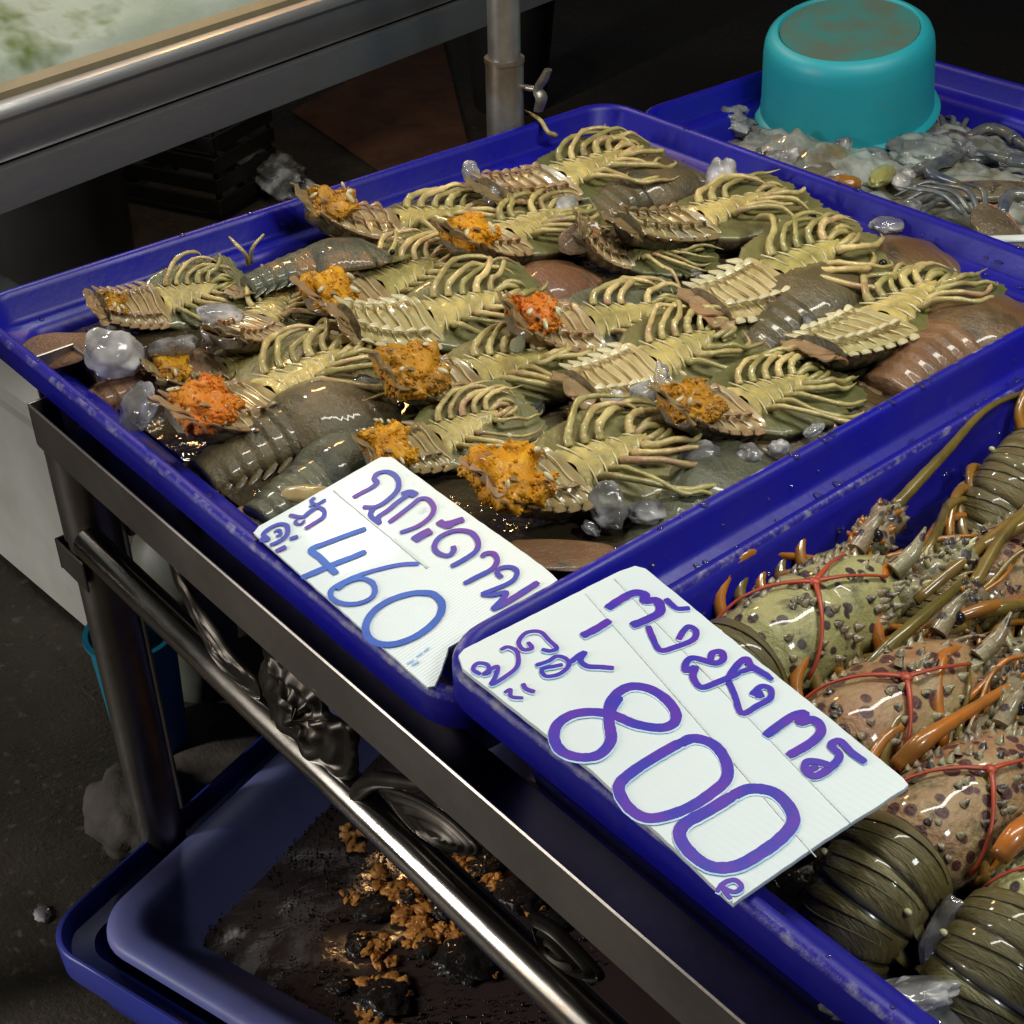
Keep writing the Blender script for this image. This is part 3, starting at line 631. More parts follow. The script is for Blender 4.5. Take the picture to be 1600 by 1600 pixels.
# ================================================================== SLIPPER LOBSTERS
def bend(p, k):
    if p.x >= 0 or abs(k) < 1e-4: return p
    s_ = -p.x; ph = k * s_; r = 1 / k
    return Vector((-(r - p.z) * math.sin(ph), p.y, r - (r - p.z) * math.cos(ph)))
def slipper(seed, curl=7., eggs=None, belly='belly', top='sh_top', legs=True, spread=1.0, leg_mat='leg', under='sh_under', legs_left=1., eggpos=(-.061, 0., .0095), eggsz=.86, fan=True, fold=0.):
    """local frame: x to the head, belly up. returns the empty."""
    rnd = random.Random(seed); root = empty('slipper_lobster'); sweep = rnd.uniform(.92, 1.12)
    # carapace ----------------------------------------------------
    mb = MB(); nu, nv = 40, 28; L = []
    wx = [.030, .036, .0385, .040, .041, .043, .0445, .043, .030, .008]; dx = [.019, .022, .024, .024, .023, .021, .018, .013, .007, .002]
    for i in range(nu + 1):
        t = i / nu; wv = float(np.interp(t, np.linspace(0, 1, 10), wx)); dv = float(np.interp(t, np.linspace(0, 1, 10), dx)); x = -.004 + .098 * t
        if .12 < t < .95: wv += .0016 * (1 - 2 * abs(((t * 17) % 1) - .5))
        if abs(t - .62) < .02: wv -= .004
        row = []
        for j in range(nv):
            a = 2 * math.pi * j / nv; cy, sz = math.cos(a), math.sin(a)
            if sz < 0:
                z = -dv * abs(sz) ** 1.25 - .0018 * math.exp(-(cy * wv / .003) ** 2) - .0016 * math.exp(-((abs(cy) - .55) / .08) ** 2)
            else: z = .0045 * sz ** .8 - .0035 * math.exp(-(cy * 3) ** 2) * 0
            row.append(Vector((x, cy * wv, z + .0012 * noise.noise(Vector((x * 60, cy * 3, seed))))))
        L.append(row)
    mb.loft(L, cap=True, mis=lambda i, j: 1 if j < nv // 2 else 0)
    for s_ in (-1, 1):   # flattened antennal plates, scalloped
        for (bx, by, ang_, ln, wd) in ((.080, .020, 18, .026, .017), (.088, .008, 5, .020, .012)):
            fr = []; bk = []
            for k in range(17):
                th = -math.pi / 2 + math.pi * k / 16; rr = 1 + .07 * (k % 2)
                q = Vector((math.cos(th) * ln * rr, math.sin(th) * wd * rr, 0)); q.rotate(Euler((0, 0, R_(ang_) * s_)))
                q += Vector((bx, by * s_, .001)); fr.append(q + Vector((0, 0, .0014))); bk.append(q)
            cc = sum(fr, Vector()) / 17; mb.loft([[cc + (p - cc) * .02 - Vector((0, 0, .002)) for p in bk], bk, fr, [cc + (p - cc) * .02 + Vector((0, 0, .001)) for p in fr]], 1, cap=True)
    mb.build('carapace', [top, under], root, auto=60)
    # sternum ------------------------------------------------------
    if legs:
        mb = MB(); L = []
        for i in range(31):
            t = i / 30; x = .004 + .066 * t; hw = .0175 * (1 - t) + .005 * t + (.0020 if (i % 6) < 3 else 0)
            row = []
            for j in range(15):
                q = -1 + 2 * j / 14
                z = .0068 + .0018 * (1 - abs(q) ** 3) - .0015 * (1 if i % 6 == 0 else 0) * (abs(q) > .15) + .001 * noise.noise(Vector((x * 120, q * 4, seed)))
                if j in (0, 14): z = .001
                row.append(Vector((x - .004 * abs(q), q * hw, z)))
            L.append(row)
        mb.loft(L, closed=False)
        for i in range(5):   # pale grooves' ribs
            x = .010 + i * .012; hw = .0175 * (1 - (x - .004) / .066) + .005
            for s_ in (-1, 1): mb.tube([(x + .003, s_ * .001, .0086), (x, s_ * hw * .55, .0087), (x - .003, s_ * hw * .95, .0074)], [.0004, .0008, .0006], 6, 1)
        mb.build('sternum', ['stern', 'ridge'], root)
        # legs ----------------------------------------------------------
        fac = [.58, .74, .90, 1.02, 1.10]
        for i in range(5):
            for s_ in (-1, 1):
                if rnd.random() < .05: continue
                f = fac[i] * rnd.uniform(.93, 1.07); bx = .062 - .0118 * i; by = (.0060 + .0024 * i)
                j1 = rnd.uniform(-1, 1); up_ = rnd.uniform(.6, 1.5); sp = spread * rnd.uniform(.85, 1.15)
                b0 = Vector((bx, s_ * by, .0062)); g = lambda a_: rnd.gauss(0, a_); wild = 2.4 if rnd.random() < .25 else 1.
                def V_(p, ang_, ln_, z_): return Vector((p.x + ln_ * math.cos(R_(ang_)), p.y + s_ * ln_ * math.sin(R_(ang_)), z_))
                a1 = (15 + 8.5 * i) * spread * sweep + g(8) * wild; fs_ = .78 if s_ > 0 else 1.; a1 *= (.60 if s_ > 0 else 1.); L1 = (.023 + .0042 * i) * rnd.uniform(.80, 1.12) * sp * fs_; a2 = a1 * .25 - 8 - (14 if s_ > 0 else 0) + g(11) * wild; L2 = (.017 + .0032 * i) * rnd.uniform(.9, 1.1); a3 = a2 - 36 + g(22) * wild
                zf = .82 if s_ > 0 else 1.; p1 = V_(b0, 95 if s_ < 0 else 70, .0045, .0108 * zf); p2 = V_(p1, 62 if s_ < 0 else 44, .0055, .0138 * zf); p3 = V_(p2, a1 + 3, L1 * .5, .0142 * zf + g(.0008)); p4 = V_(p3, a1 - 3, L1 * .5, .0122 * zf + g(.001))
                p5 = V_(p4, a2 + 8, L2 * .5, .0108 + g(.001)); p6 = V_(p5, a2 - 6, L2 * .5, .0088 + g(.0012)); p7 = V_(p6, a3, .010, .0068 + g(.002))
                pts = [b0, p1, p2, p3, p4, p5, p6, p7]
                if rnd.random() < .12:  # a leg out of line, dangling outward
                    pts = pts[:4] + [pts[3] + Vector((.010, s_ * .010, .000)), pts[3] + Vector((.016, s_ * .020, -.007)), pts[3] + Vector((.020, s_ * .028, -.016)), pts[3] + Vector((.023, s_ * .031, -.022))]
                pp = cat(pts, 4); n_ = len(pp)
                rk = rnd.uniform(.76, 1.06); rr = [rk * r * rnd.uniform(.93, 1.07) for r in lerp_r([.0038, .0036, .0022, .0028, .0021, .0021, .0012, .0003], n_)]
                rr = [r * (1 + .45 * math.exp(-((q / 4 - 2) / .22) ** 2) + .42 * math.exp(-((q / 4 - 4.0) / .22) ** 2) + .35 * math.exp(-((q / 4 - 5.5) / .2) ** 2)) for q, r in enumerate(rr)]
                mb = MB(); mb.tube(pp, rr, 8, flat=.85); mb.build('leg', leg_mat, root)
        mb = MB()   # mouthparts
        for s_ in (-1, 1):
            for (a_, b_, c_) in ((.064, .004, .0022), (.070, .007, .0018)):
                pp = cat([(a_, s_ * b_, .007), (a_ + .010, s_ * (b_ + .001), .0095), (a_ + .018, s_ * b_ * .7, .0085), (a_ + .022, s_ * .002, .006)], 4)
                mb.tube(pp, lerp_r([c_, c_ * 1.2, c_, c_ * .4], len(pp)), 7)
        for i in range(10): mb.ball((.068 + rnd.random() * .022, rnd.uniform(-.012, .012), .005), rnd.uniform(.0015, .003), 7, 4)
        mb.build('mouthparts', leg_mat, root)
    # abdomen -----------------------------------------------------------
    mb = MB(); nv = 24; L = []; seg = 6; per = 6; len_ = .076
    for i in range(seg * per + 1):
        t = i / (seg * per); x = .002 - len_ * t; saw = (i % per) / (per - 1)
        wv = (.0275 * (1 - t) + .0180 * t) * (1 + .07 * saw); dv = (.0195 * (1 - t) + .0115 * t) * (1 + .09 * saw)
        row = []
        for j in range(nv):
            a = 2 * math.pi * j / nv; cy, sz = math.cos(a), math.sin(a)
            z = -dv * abs(sz) ** 1.0 - .0016 * math.exp(-(cy * wv / .003) ** 2) if sz < 0 else (.0062 * sz ** .7 + .0015 * math.cos(i / per * 2 * math.pi) * sz)
            row.append(bend(Vector((x, cy * wv, z)), curl))
        L.append(row)
    mb.loft(L, cap=True, mis=lambda i, j: 1 if 1 <= j < nv // 2 - 1 else 0)
    for k in range(seg):
        x = -.006 - k * .0122; t = -x / len_; wv = .0275 * (1 - t) + .0180 * t
        pp = [bend(Vector((x + .0050 * abs(q) ** 2 + .0012 * math.sin(q * 5 + k), q * wv * .96, .0068 - .004 * abs(q) ** 4)), curl) for q in np.linspace(-1, 1, 15)]
        mb.tube(pp, lerp_r([.0005, .0007, .0008, .0007, .0005], 15), 6, 2)
        for s_ in (-1, 1):      # pleural points
            w0 = wv * 1.0; e = Vector((x - .010, s_ * (w0 + .0045), .0035))
            pp = cat([(x + .004, s_ * w0 * .93, .0), (x - .001, s_ * (w0 + .001), .002), e], 3)
            mb.tube([bend(q, curl) for q in pp], lerp_r([.0040, .0036, .0012], len(pp)), 8, 3, flat=.55)
            if legs:     # small swimmerets
                pp = cat([(x, s_ * w0 * .55, .006), (x - .005, s_ * w0 * .62, .0115), (x - .012, s_ * w0 * .60, .010)], 3)
                mb.tube([bend(q, curl) for q in pp], lerp_r([.0018, .0030, .0012], len(pp)), 7, 3, flat=.4)
    mb.build('abdomen', [top, belly, 'ridge', top if not legs else ('fan' if belly == 'belly' else 'ridge')], root, auto=60)
    # tail fan --------------------------------------------------------------
    if fan:
        mb = MB()
        for ang_, ln, wd, dz in ((0, .021, .0115, 0), (32, .024, .0095, -.001), (-32, .024, .0095, -.001), (60, .022, .009, -.002), (-60, .022, .009, -.002)):
            fr = []; bk = []
            for k in range(19):
                th = -math.pi / 2 + math.pi * k / 18
                q = Vector((-(.004 + math.cos(th) ** .7 * ln) if abs(math.cos(th)) > 1e-3 else -.004, math.sin(th) * wd * (1.0), 0)); q.rotate(Euler((0, 0, R_(ang_))))
                q += Vector((-.070, 0, dz)); q.z += .005 * noise.noise(q * 90 + Vector((seed, 0, 0)))
                fr.append(bend(q + Vector((0, 0, .0012)), curl + fold)); bk.append(bend(q, curl + fold))
            if fold:
                fr = [bend(Vector(p), 0) for p in fr]
            cc = sum(fr, Vector()) / 19; cb = sum(bk, Vector()) / 19
            mb.loft([[cb + (p - cb) * .02 for p in bk], bk, fr, [cc + (p - cc) * .5 for p in fr], [cc + (p - cc) * .02 for p in fr]], cap=True)
        if fold:
            # keep the fan joined to the abdomen end when it folds tighter
            a0 = bend(Vector((-.072, 0, 0)), curl); a1 = bend(Vector((-.072, 0, 0)), curl + fold); mb.map(lambda p: p + (a0 - a1))
        mb.build('tail_fan', 'fan', root, auto=60)
    if eggs:
        mb = MB()
        for (ox, oy, oz, r) in ((0, 0, -.002, (.019, .022, .010)), (.012, .009, -.001, (.014, .011, .008)), (-.012, -.010, -.002, (.014, .013, .008)), (-.010, .012, -.002, (.013, .011, .008)), (.008, -.014, -.002, (.012, .010, .007))):
            vs, fs = ico(r, 4, lambda d_: 1 + .34 * noise.noise(d_ * 2.0 + Vector((seed, ox * 99, 0))) + .16 * (noise.noise(d_ * 6 + Vector((seed, 0, 1)))) + .11 * noise.noise(d_ * 15 + Vector((seed, 3, 1))))
            mb.add([v_ * eggsz + Vector((ox, oy, oz)) * eggsz + bend(Vector(eggpos), curl) for v_ in vs], fs)
        base = list(mb.v)
        for q in range(650):
            p = Vector(base[rnd.randrange(len(base))]); r_ = rnd.uniform(.0008, .0017) * eggsz ** .5
            mb.ball(p, (r_, r_ * rnd.uniform(.7, 1.1), r_ * rnd.uniform(.6, 1)), 6, 4)
        mb.map(lambda p: p + Vector((noise.noise(p * 90 + Vector((seed, 0, 0))), noise.noise(p * 90 + Vector((0, 5, seed))), noise.noise(p * 70))) * .0045)
        for i in range(6):
            a_ = rnd.random() * 6.28; rr_ = .019 * eggsz; c_ = bend(Vector(eggpos), curl) + Vector((math.cos(a_) * rr_, math.sin(a_) * rr_ * 1.2, rnd.uniform(-.002, .010)))
            mb.ball(c_, (rnd.uniform(.003, .006), .0022, .0014), 8, 4, 1, T=Euler((rnd.random(), rnd.random(), a_)).to_matrix())
        mb.build('egg_mass', [eggs, 'ridge'], root)
    if not legs or rnd.random() < .5:
        for s_ in (-1, 1):
            mb = MB(); mb.ball((.083, s_ * .031, -.006 if not legs else .003), .0032, 10, 6); mb.build('eye', 'eye', root)
    return root

def place(root, tail, head, z, roll=0., pitch=0., flip=False, L0=.166, smin=.92, smax=1.42, zrot=0):
    a = at(*tail, z); b = at(*head, z); d_ = b - a; L = d_.length; sc = max(smin, min(smax, L / L0)); yaw = math.atan2(d_.y, d_.x)
    m_ = (a + b) / 2; root.location = m_
    rx = (math.pi if flip else 0) + R_(roll)
    root.rotation_euler = Euler((rx, R_(pitch), yaw), 'XYZ'); root.scale = (sc, sc * 1.13, sc * 1.12)
    return sc
G1 = 'slipper lobsters in the blue tray'
def SL(seed, tail, head, label, dz=0., roll=0., pitch=0., dorsal=False, **kw):
    o = slipper(seed, legs=not dorsal, **kw); z = Z1 - .030 + dz
    jr = random.Random(seed * 7); place(o, tail, head, z, roll + jr.uniform(-9, 9) * (not dorsal), pitch + jr.uniform(-4, 5), flip=dorsal); o.rotation_euler.z += R_(jr.uniform(-9, 9)); tag(o, label, 'lobster', G1); return o
# --- lying back up, half under water
D = dict(dorsal=True, curl=2.)
SL(101, (375, 452), (590, 392), 'slipper lobster back up with coppery brown grey shell near the far left rim', dz=.020, roll=-14, top='sh_copper', **D)
SL(102, (300, 742), (585, 622), 'slipper lobster back up with grey olive banded tail, left end of the near row', dz=-.004, top='sh_top', **D)
SL(103, (395, 800), (590, 705), 'slipper lobster back up, half hidden by the upper edge of the 460 card', dz=-.006, top='sh_grey', **D)
SL(104, (1310, 640), (1640, 470), 'reddish brown slipper lobster back up along the right rim', dz=-.008, top='sh_red', **D)
SL(105, (1130, 570), (1320, 440), 'dark olive slipper lobster back up in the water right of the middle', dz=-.010, top='sh_top', **D)
SL(106, (880, 345), (1080, 275), 'dark olive slipper lobster back up under the rearmost ones by the far corner', dz=-.010, top='sh_top', **D)
SL(107, (1060, 400), (1230, 330), 'brown slipper lobster back up beneath the pale bellied one at right rear', dz=-.018, top='sh_red', **D)
SL(108, (960, 900), (1180, 720), 'grey green slipper lobster back up beside the near right rim of its tray', dz=-.018, top='sh_grey', **D)
SL(109, (140, 640), (330, 560), 'submerged brown slipper lobster under the big ice block at left', dz=-.018, top='sh_red', **D)
SL(110, (760, 520), (900, 420), 'brown slipper lobster back up in the gap at the centre of the tray', dz=-.020, top='sh_red', **D)
SL(111, (1240, 480), (1460, 400), 'brown serrated slipper lobster back up behind the tangled legged one at right', dz=-.014, top='sh_red', **D)
SL(112, (840, 700), (1010, 610), 'dark slipper lobster back up, sunk between the near rows', dz=-.024, top='sh_top', **D)
SL(113, (1150, 760), (1320, 620), 'dark slipper lobster sunk in water by the near right rim below the ice', dz=-.028, top='sh_top', **D)
SL(114, (480, 560), (640, 480), 'dark slipper lobster sunk beneath the left middle row', dz=-.026, top='sh_grey', **D)
# --- belly up
SL(1, (740, 325), (1000, 250), 'belly up slipper lobster in the far corner with reddish tail root', dz=.010, roll=11, curl=5, eggs=None, belly='belly')
SL(2, (465, 372), (765, 335), 'belly up slipper lobster along the far rim with dull orange roe', dz=.006, roll=9, curl=9, eggs='egg_brown', eggsz=0.82)
SL(3, (690, 425), (885, 330), 'belly up slipper lobster with bright roe behind the centre of the tray', dz=.010, roll=13, curl=9, eggs='egg')
SL(4, (960, 382), (1215, 318), 'belly up slipper lobster at right rear below the rounded ice lump', dz=.012, roll=9, curl=6)
SL(5, (880, 402), (1085, 395), 'belly up slipper lobster with curled brown tail plate and a dot of red roe', dz=.000, roll=7, curl=14, eggs='egg_red', eggsz=0.32)
SL(6, (1095, 505), (1315, 385), 'large belly up slipper lobster with pale ridged belly and no roe, right of centre', dz=.014, roll=11, curl=4, belly='belly_pale', fan=True, spread=.85)
SL(7, (1275, 590), (1465, 435), 'belly up slipper lobster with tangled legs and yellow ridged belly nearest the right rim', dz=.008, roll=3, curl=3, belly='belly_pale', spread=.9)
SL(8, (150, 505), (345, 448), 'belly up slipper lobster with spiky legs at the far left corner', dz=.004, roll=20, curl=8, eggs='egg_brown', eggsz=0.52)
SL(9, (330, 560), (480, 455), 'belly up slipper lobster with a tight comb of curved legs right of the ice block', dz=.002, roll=9, curl=8)
SL(10, (470, 505), (700, 410), 'belly up slipper lobster with yellow orange roe, left of centre in the second row', dz=.002, roll=11, curl=9, eggs='egg')
SL(11, (525, 548), (800, 462), 'belly up slipper lobster with yellowish curled belly and long cream legs near the centre', dz=.010, roll=11, curl=8, belly='belly_pale', spread=1.1)
SL(12, (790, 560), (1035, 468), 'belly up slipper lobster with bright red roe at the centre', dz=.008, roll=11, curl=9, eggs='egg_red', eggsz=0.77, under='sh_grey')
SL(13, (262, 700), (560, 560), 'belly up slipper lobster with roe and curled tan tail fan near the left rim', dz=.008, roll=13, curl=9, eggs='egg_red', eggsz=0.86)
SL(14, (590, 650), (870, 545), 'belly up slipper lobster with large brownish orange roe, middle of the near rows', dz=.010, roll=11, curl=9, eggs='egg_brown', eggsz=1.03)
SL(15, (880, 625), (1140, 530), 'belly up slipper lobster with white saw edged belly, right of centre', dz=.004, roll=9, curl=4, belly='belly_pale')
SL(16, (1020, 690), (1280, 592), 'belly up slipper lobster with wet orange roe beside the near right rim', dz=.008, roll=9, curl=9, eggs='egg_brown', eggsz=0.86)
SL(17, (555, 735), (800, 655), 'belly up slipper lobster whose roe touches the top corner of the 460 card', dz=.006, roll=9, curl=9, eggs='egg', eggsz=0.95)
SL(18, (735, 815), (1025, 680), 'nearest belly up slipper lobster with a heap of bright orange roe beside the 460 card', dz=.016, roll=11, curl=9, eggs='egg', eggsz=1.07, spread=1.1)
SL(19, (255, 605), (440, 560), 'slipper lobster belly up under water behind the left rim with roe and open tail fan', dz=-.016, roll=5, curl=8, eggs='egg', eggsz=0.77)
# stray antenna-like legs sticking up
def stray(pts, r, label):
    P = cat([at(x, y, z) for x, y, z in pts], 4); mb = MB(); mb.tube(P, lerp_r(r, len(P)), 8)
    tag(recenter(mb.build('loose_leg', 'leg')), label, 'lobster leg')
stray([(868, 212, .705), (856, 206, .715), (846, 190, .722), (834, 180, .728), (819, 172, .730)], [.004, .0028, .003, .0024, .001], 'single pale lobster leg sticking up over the rim by the pole')
stray([(388, 415, .69), (384, 398, .71), (371, 384, .72), (358, 370, .725)], [.0026, .0022, .0024, .001], 'thin lobster leg pointing up against the far rim, left of the coppery shell')
stray([(392, 410, .69), (394, 388, .712), (412, 366, .722)], [.0026, .0022, .0014], 'bent lobster leg standing beside the thin one at the far rim')
# loose brown shell plates
def plate(px, py, z, r, rot, m, label, seed):
    vs, fs = ico(r, 4, lambda d_: 1 + .12 * noise.noise(d_ * 2 + Vector((seed, 0, 0))))
    mb = MB(); mb.add([Vector((v_.x, v_.y, v_.z + .10 * (v_.x ** 2) / max(r[0], .01))) for v_ in vs], fs)
    o = mb.build('shell_plate', m, loc=at(px, py, z)); o.rotation_euler = rot; tag(o, label, 'shell'); return o
plate(95, 548, .700, (.045, .030, .004), (R_(10), R_(-8), .5), 'sh_red', 'brown flat shell plate in the left corner of the slipper lobster tray', 1)
plate(880, 868, .695, (.045, .024, .004), (R_(-6), R_(5), .9), 'sh_red', 'reddish brown flat shell plate between the roe and the overlapping tray', 2)
plate(905, 372, .718, (.026, .018, .003), (R_(34), R_(-24), 1.3), 'sh_red', 'curled brown tail plate standing up near the far middle of the tray', 3)
plate(808, 540, .730, (.016, .007, .003), (R_(20), 0, 2.2), 'sh_grey', 'small grey green leaf shaped plate on the red roe at the centre', 4)
plate(478, 772, .712, (.020, .010, .005), (R_(10), 0, .9), 'belly', 'pinkish oval shell piece poking out above the 460 card', 5)

# ------------------------------------------------------------------ ice in the trays
def chunk(px, py, z, r, m, seed, label, group=None, rot=None, sharp=.0, name='ice_lump'):
    def f(d_):
        k = 1 + .20 * noise.noise(d_ * 1.6 + Vector((seed * 3.1, 0, 0))) + .06 * noise.noise(d_ * 5 + Vector((0, seed, 0)))
        if True: k = k * .92 + (.16 if m == 'ice' else .11) * round(2.5 * noise.noise(d_ * 1.9 + Vector((seed, 1, 0)))) / 2.5
        k -= .25 * math.exp(-((d_.x * .8 + d_.y * .3) / .16) ** 2) * sharp
        return k
    vs, fs = ico(r, 4, f); mb = MB(); mb.add(vs, fs); o = mb.build(name, m, loc=at(px, py, z))
    o.rotation_euler = rot or (seed * .7 % 1, seed * .4 % 1, seed * 1.3); tag(o, label, 'ice', group); return o
GI = 'ice lumps in the slipper lobster tray'
_chunk = chunk
def chunk(px, py, z, r, *a, **k): return _chunk(px, py, z, tuple(q * .84 for q in r), *a, **k)
chunk(178, 552, .715, (.040, .030, .024), 'ice_white', 1, 'big milky ice block at the left corner of the slipper lobster tray', GI)
chunk(1128, 272, .722, (.024, .022, .026), 'ice_white', 2, 'rounded two lobed ice lump leaning on the far right rim', GI, rot=(0, 0, .6), sharp=.8)
chunk(736, 268, .722, (.014, .011, .018), 'ice_white', 3, 'small upright ice lump against the far rim left of the pole', GI)
chunk(770, 305, .712, (.022, .018, .012), 'ice_white', 4, 'pinkish ice lump behind the bright roe near the far rim', GI)
chunk(885, 320, .712, (.018, .015, .012), 'ice_white', 5, 'clear glinting ice lump between the two far lobsters', GI)
chunk(345, 490, .712, (.034, .018, .012), 'ice_white', 6, 'flat pale ice piece between the two left rear lobsters', GI)
chunk(335, 520, .706, (.020, .018, .014), 'ice', 7, 'clear ice lump beneath the flat pale ice piece at left', GI)
chunk(270, 545, .703, (.034, .028, .014), 'ice', 8, 'wide clear ice slab right of the big milky block', GI)
chunk(215, 640, .698, (.034, .024, .012), 'ice', 9, 'clear ice piece floating below the big milky block by the left rim', GI)
chunk(565, 605, .700, (.020, .018, .012), 'ice', 10, 'round clear ice lump between the left near lobsters', GI)
chunk(620, 575, .700, (.024, .016, .010), 'ice', 11, 'thin clear ice sliver just below the cream legged lobster', GI)
chunk(1035, 600, .722, (.012, .010, .026), 'ice', 12, 'tall clear ice shard right of the saw edged belly', GI)
chunk(1005, 615, .712, (.018, .016, .014), 'ice_white', 13, 'pinkish ice lump at the foot of the tall shard', GI)
chunk(960, 640, .705, (.024, .016, .010), 'ice_white', 14, 'long pinkish ice piece left of the tall shard', GI)
chunk(1097, 717, .702, (.026, .022, .014), 'ice', 15, 'faceted clear ice lump near the right end of the near rim', GI)
chunk(1170, 710, .700, (.018, .015, .012), 'ice', 16, 'clear ice lump right of the faceted one by the near right rim', GI)
chunk(1215, 700, .700, (.014, .010, .009), 'ice_white', 17, 'small round whitish ice bead next to the near right rim', GI)
chunk(1272, 672, .702, (.015, .007, .006), 'ice_white', 18, 'bright white ice splinter by the near right rim', GI)
chunk(950, 790, .700, (.028, .020, .010), 'ice', 19, 'flat clear ice piece in front of the nearest lobster legs', GI)
chunk(1010, 800, .695, (.022, .018, .010), 'ice', 20, 'sunken clear ice piece between the near rim and the flat one', GI)
chunk(1270, 510, .694, (.020, .018, .010), 'ice', 21, 'clear ice lump left of the tangled legged lobster', GI)
chunk(1180, 590, .692, (.022, .016, .009), 'ice', 22, 'clear ice lump below the dark olive shell at right', GI)
chunk(1110, 520, .698, (.016, .012, .010), 'ice', 23, 'clear ice lump at the tail of the pale ridged lobster', GI)
chunk(255, 398, .700, (.012, .006, .012), 'ice', 24, 'clear ice drop stuck to the far left inner wall', GI)
chunk(1385, 352, .708, (.026, .014, .008), 'ice', 25, 'clear ice film on the far right rim ledge', GI)
random.seed(77)
for i in range(95):
    x, y = random.uniform(T1[0] + .08, T1[1] - .08), random.uniform(T1[2] + .08, T1[3] - .08)
    zz = random.choice((.672, .680, .686)); q = pix((x, y, zz)); chunk(q[0], q[1], zz, (random.uniform(.007, .016), random.uniform(.006, .012), random.uniform(.004, .008)), random.choice(('ice', 'ice', 'ice_white')), 200 + i, 'small clear ice chip floating low between the slipper lobsters', 'ice chips in the slipper lobster tray', name='ice_chip')

# ================================================================== PRICE CARDS
def ribbon(mb, pts, w_, P, X, Y, N_, z0=0., mi=0, taper=.75, th=.00035):
    """marker stroke on a card plane, pts are 2-D (a, b) card coordinates"""
    w_ = w_ * .74
    pp = cat([(a, b, 0) for a, b in pts], 6) if len(pts) > 2 else [Vector((*pts[0], 0)).lerp(Vector((*pts[1], 0)), t) for t in (0, .5, 1)]
    n_ = len(pp); L = []
    for i, p in enumerate(pp):
        t = (pp[min(i + 1, n_ - 1)] - pp[max(i - 1, 0)]); t.z = 0
        if t.length < 1e-9: t = Vector((1, 0, 0))
        t.normalize(); s_ = Vector((-t.y, t.x, 0))
        hw = w_ / 2 * (1 + .10 * noise.noise(p * 300)) * (taper if i in (0, n_ - 1) else 1)
        a_, b_ = p + s_ * hw, p - s_ * hw; h = z0 + i * .000004
        W = lambda q, z: P + X * q.x + Y * q.y + N_ * z
        L.append([W(a_, h - th), W(a_, h), W(b_, h), W(b_, h - th)])
    mb.loft(L, mi, cap=True)
def card(name, corners, plane3, thick, strokes, label, creases, wave_dir):
    P, Q, S_ = [at(*p) for p in plane3]; X = (Q - P).normalized(); N_ = X.cross(S_ - P).normalized()
    if N_.z < 0: N_ = -N_
    Y = N_.cross(X)
    def uv(px, py):
        q = atP(px, py, P, N_) - P; return (q.dot(X), q.dot(Y))
    out = [uv(*c) for c in corners]; n_ = len(out)
    root = empty(name, P); I = P
    def W(a, b, h): return X * a + Y * b + N_ * h
    # card body: triangulated grid clipped to the outline is replaced by a polygon fan with bevelled edge
    cx, cy = sum(a for a, b in out) / n_, sum(b for a, b in out) / n_
    mb = MB(); ed = []
    for i, (a, b) in enumerate(out):
        a2, b2 = out[(i + 1) % n_]; m_ = max(1, int(math.hypot(a2 - a, b2 - b) / .006))
        for k in range(m_):
            t = k / m_; q = Vector((a + (a2 - a) * t, b + (b2 - b) * t, 0)); r_ = .0005 * noise.noise(q * 260); ed.append((q.x + r_, q.y + r_))
    def hgt(a, b): return .0003 * noise.noise(Vector((a * 9, b * 9, 2)))
    ring = lambda t, h: [W(cx + (a - cx) * t, cy + (b - cy) * t, h + hgt(cx + (a - cx) * t, cy + (b - cy) * t)) for a, b in ed]
    mb.loft([ring(.02, -thick), ring(.5, -thick), ring(.997, -thick), ring(1, -thick + .0004), ring(1, -.0004), ring(.998, 0), ring(.8, 0), ring(.6, 0), ring(.4, 0), ring(.2, 0), ring(.02, 0)], cap=True)
    mb.build('board', 'card_' + str(wave_dir), root, auto=40)
    for (x0, y0, x1, y1, wd) in creases:
        a, b = uv(x0, y0), uv(x1, y1); mb = MB(); pts = [W(a[0] + (b[0] - a[0]) * t, a[1] + (b[1] - a[1]) * t, .0004 + hgt(a[0] + (b[0] - a[0]) * t, a[1] + (b[1] - a[1]) * t)) for t in np.linspace(0, 1, 30)]
        mb.tube(pts, [wd * (1 + .5 * noise.noise(Vector((i * .7, x0, 0)))) for i in range(30)], 6, flat=.5); mb.build('crease', 'white_card', root)
    for gname, m_, halo, lst in strokes:
        mb = MB(); kk = 1.15 if (gname == 'lettering' and m_ == 'ink_purple') else (.90 if m_ == 'ink_purple' else 1.02)
        for k, (wd, pts) in enumerate(lst):
            q = [uv(*p) for p in pts]
            if halo:
                off = [(a + .0009, b - .0006) for a, b in q]; ribbon(mb, off, wd * 1.0, Vector(), X, Y, N_, .0006 + k * .00001, 1)
            ribbon(mb, q, wd * kk, Vector(), X, Y, N_, .0009 + k * .00004, 0)
        mb.build(gname, [m_, 'ink_halo'], root, smooth=False)
    tag(root, label, 'price card', 'hand lettered price cards')
    return X
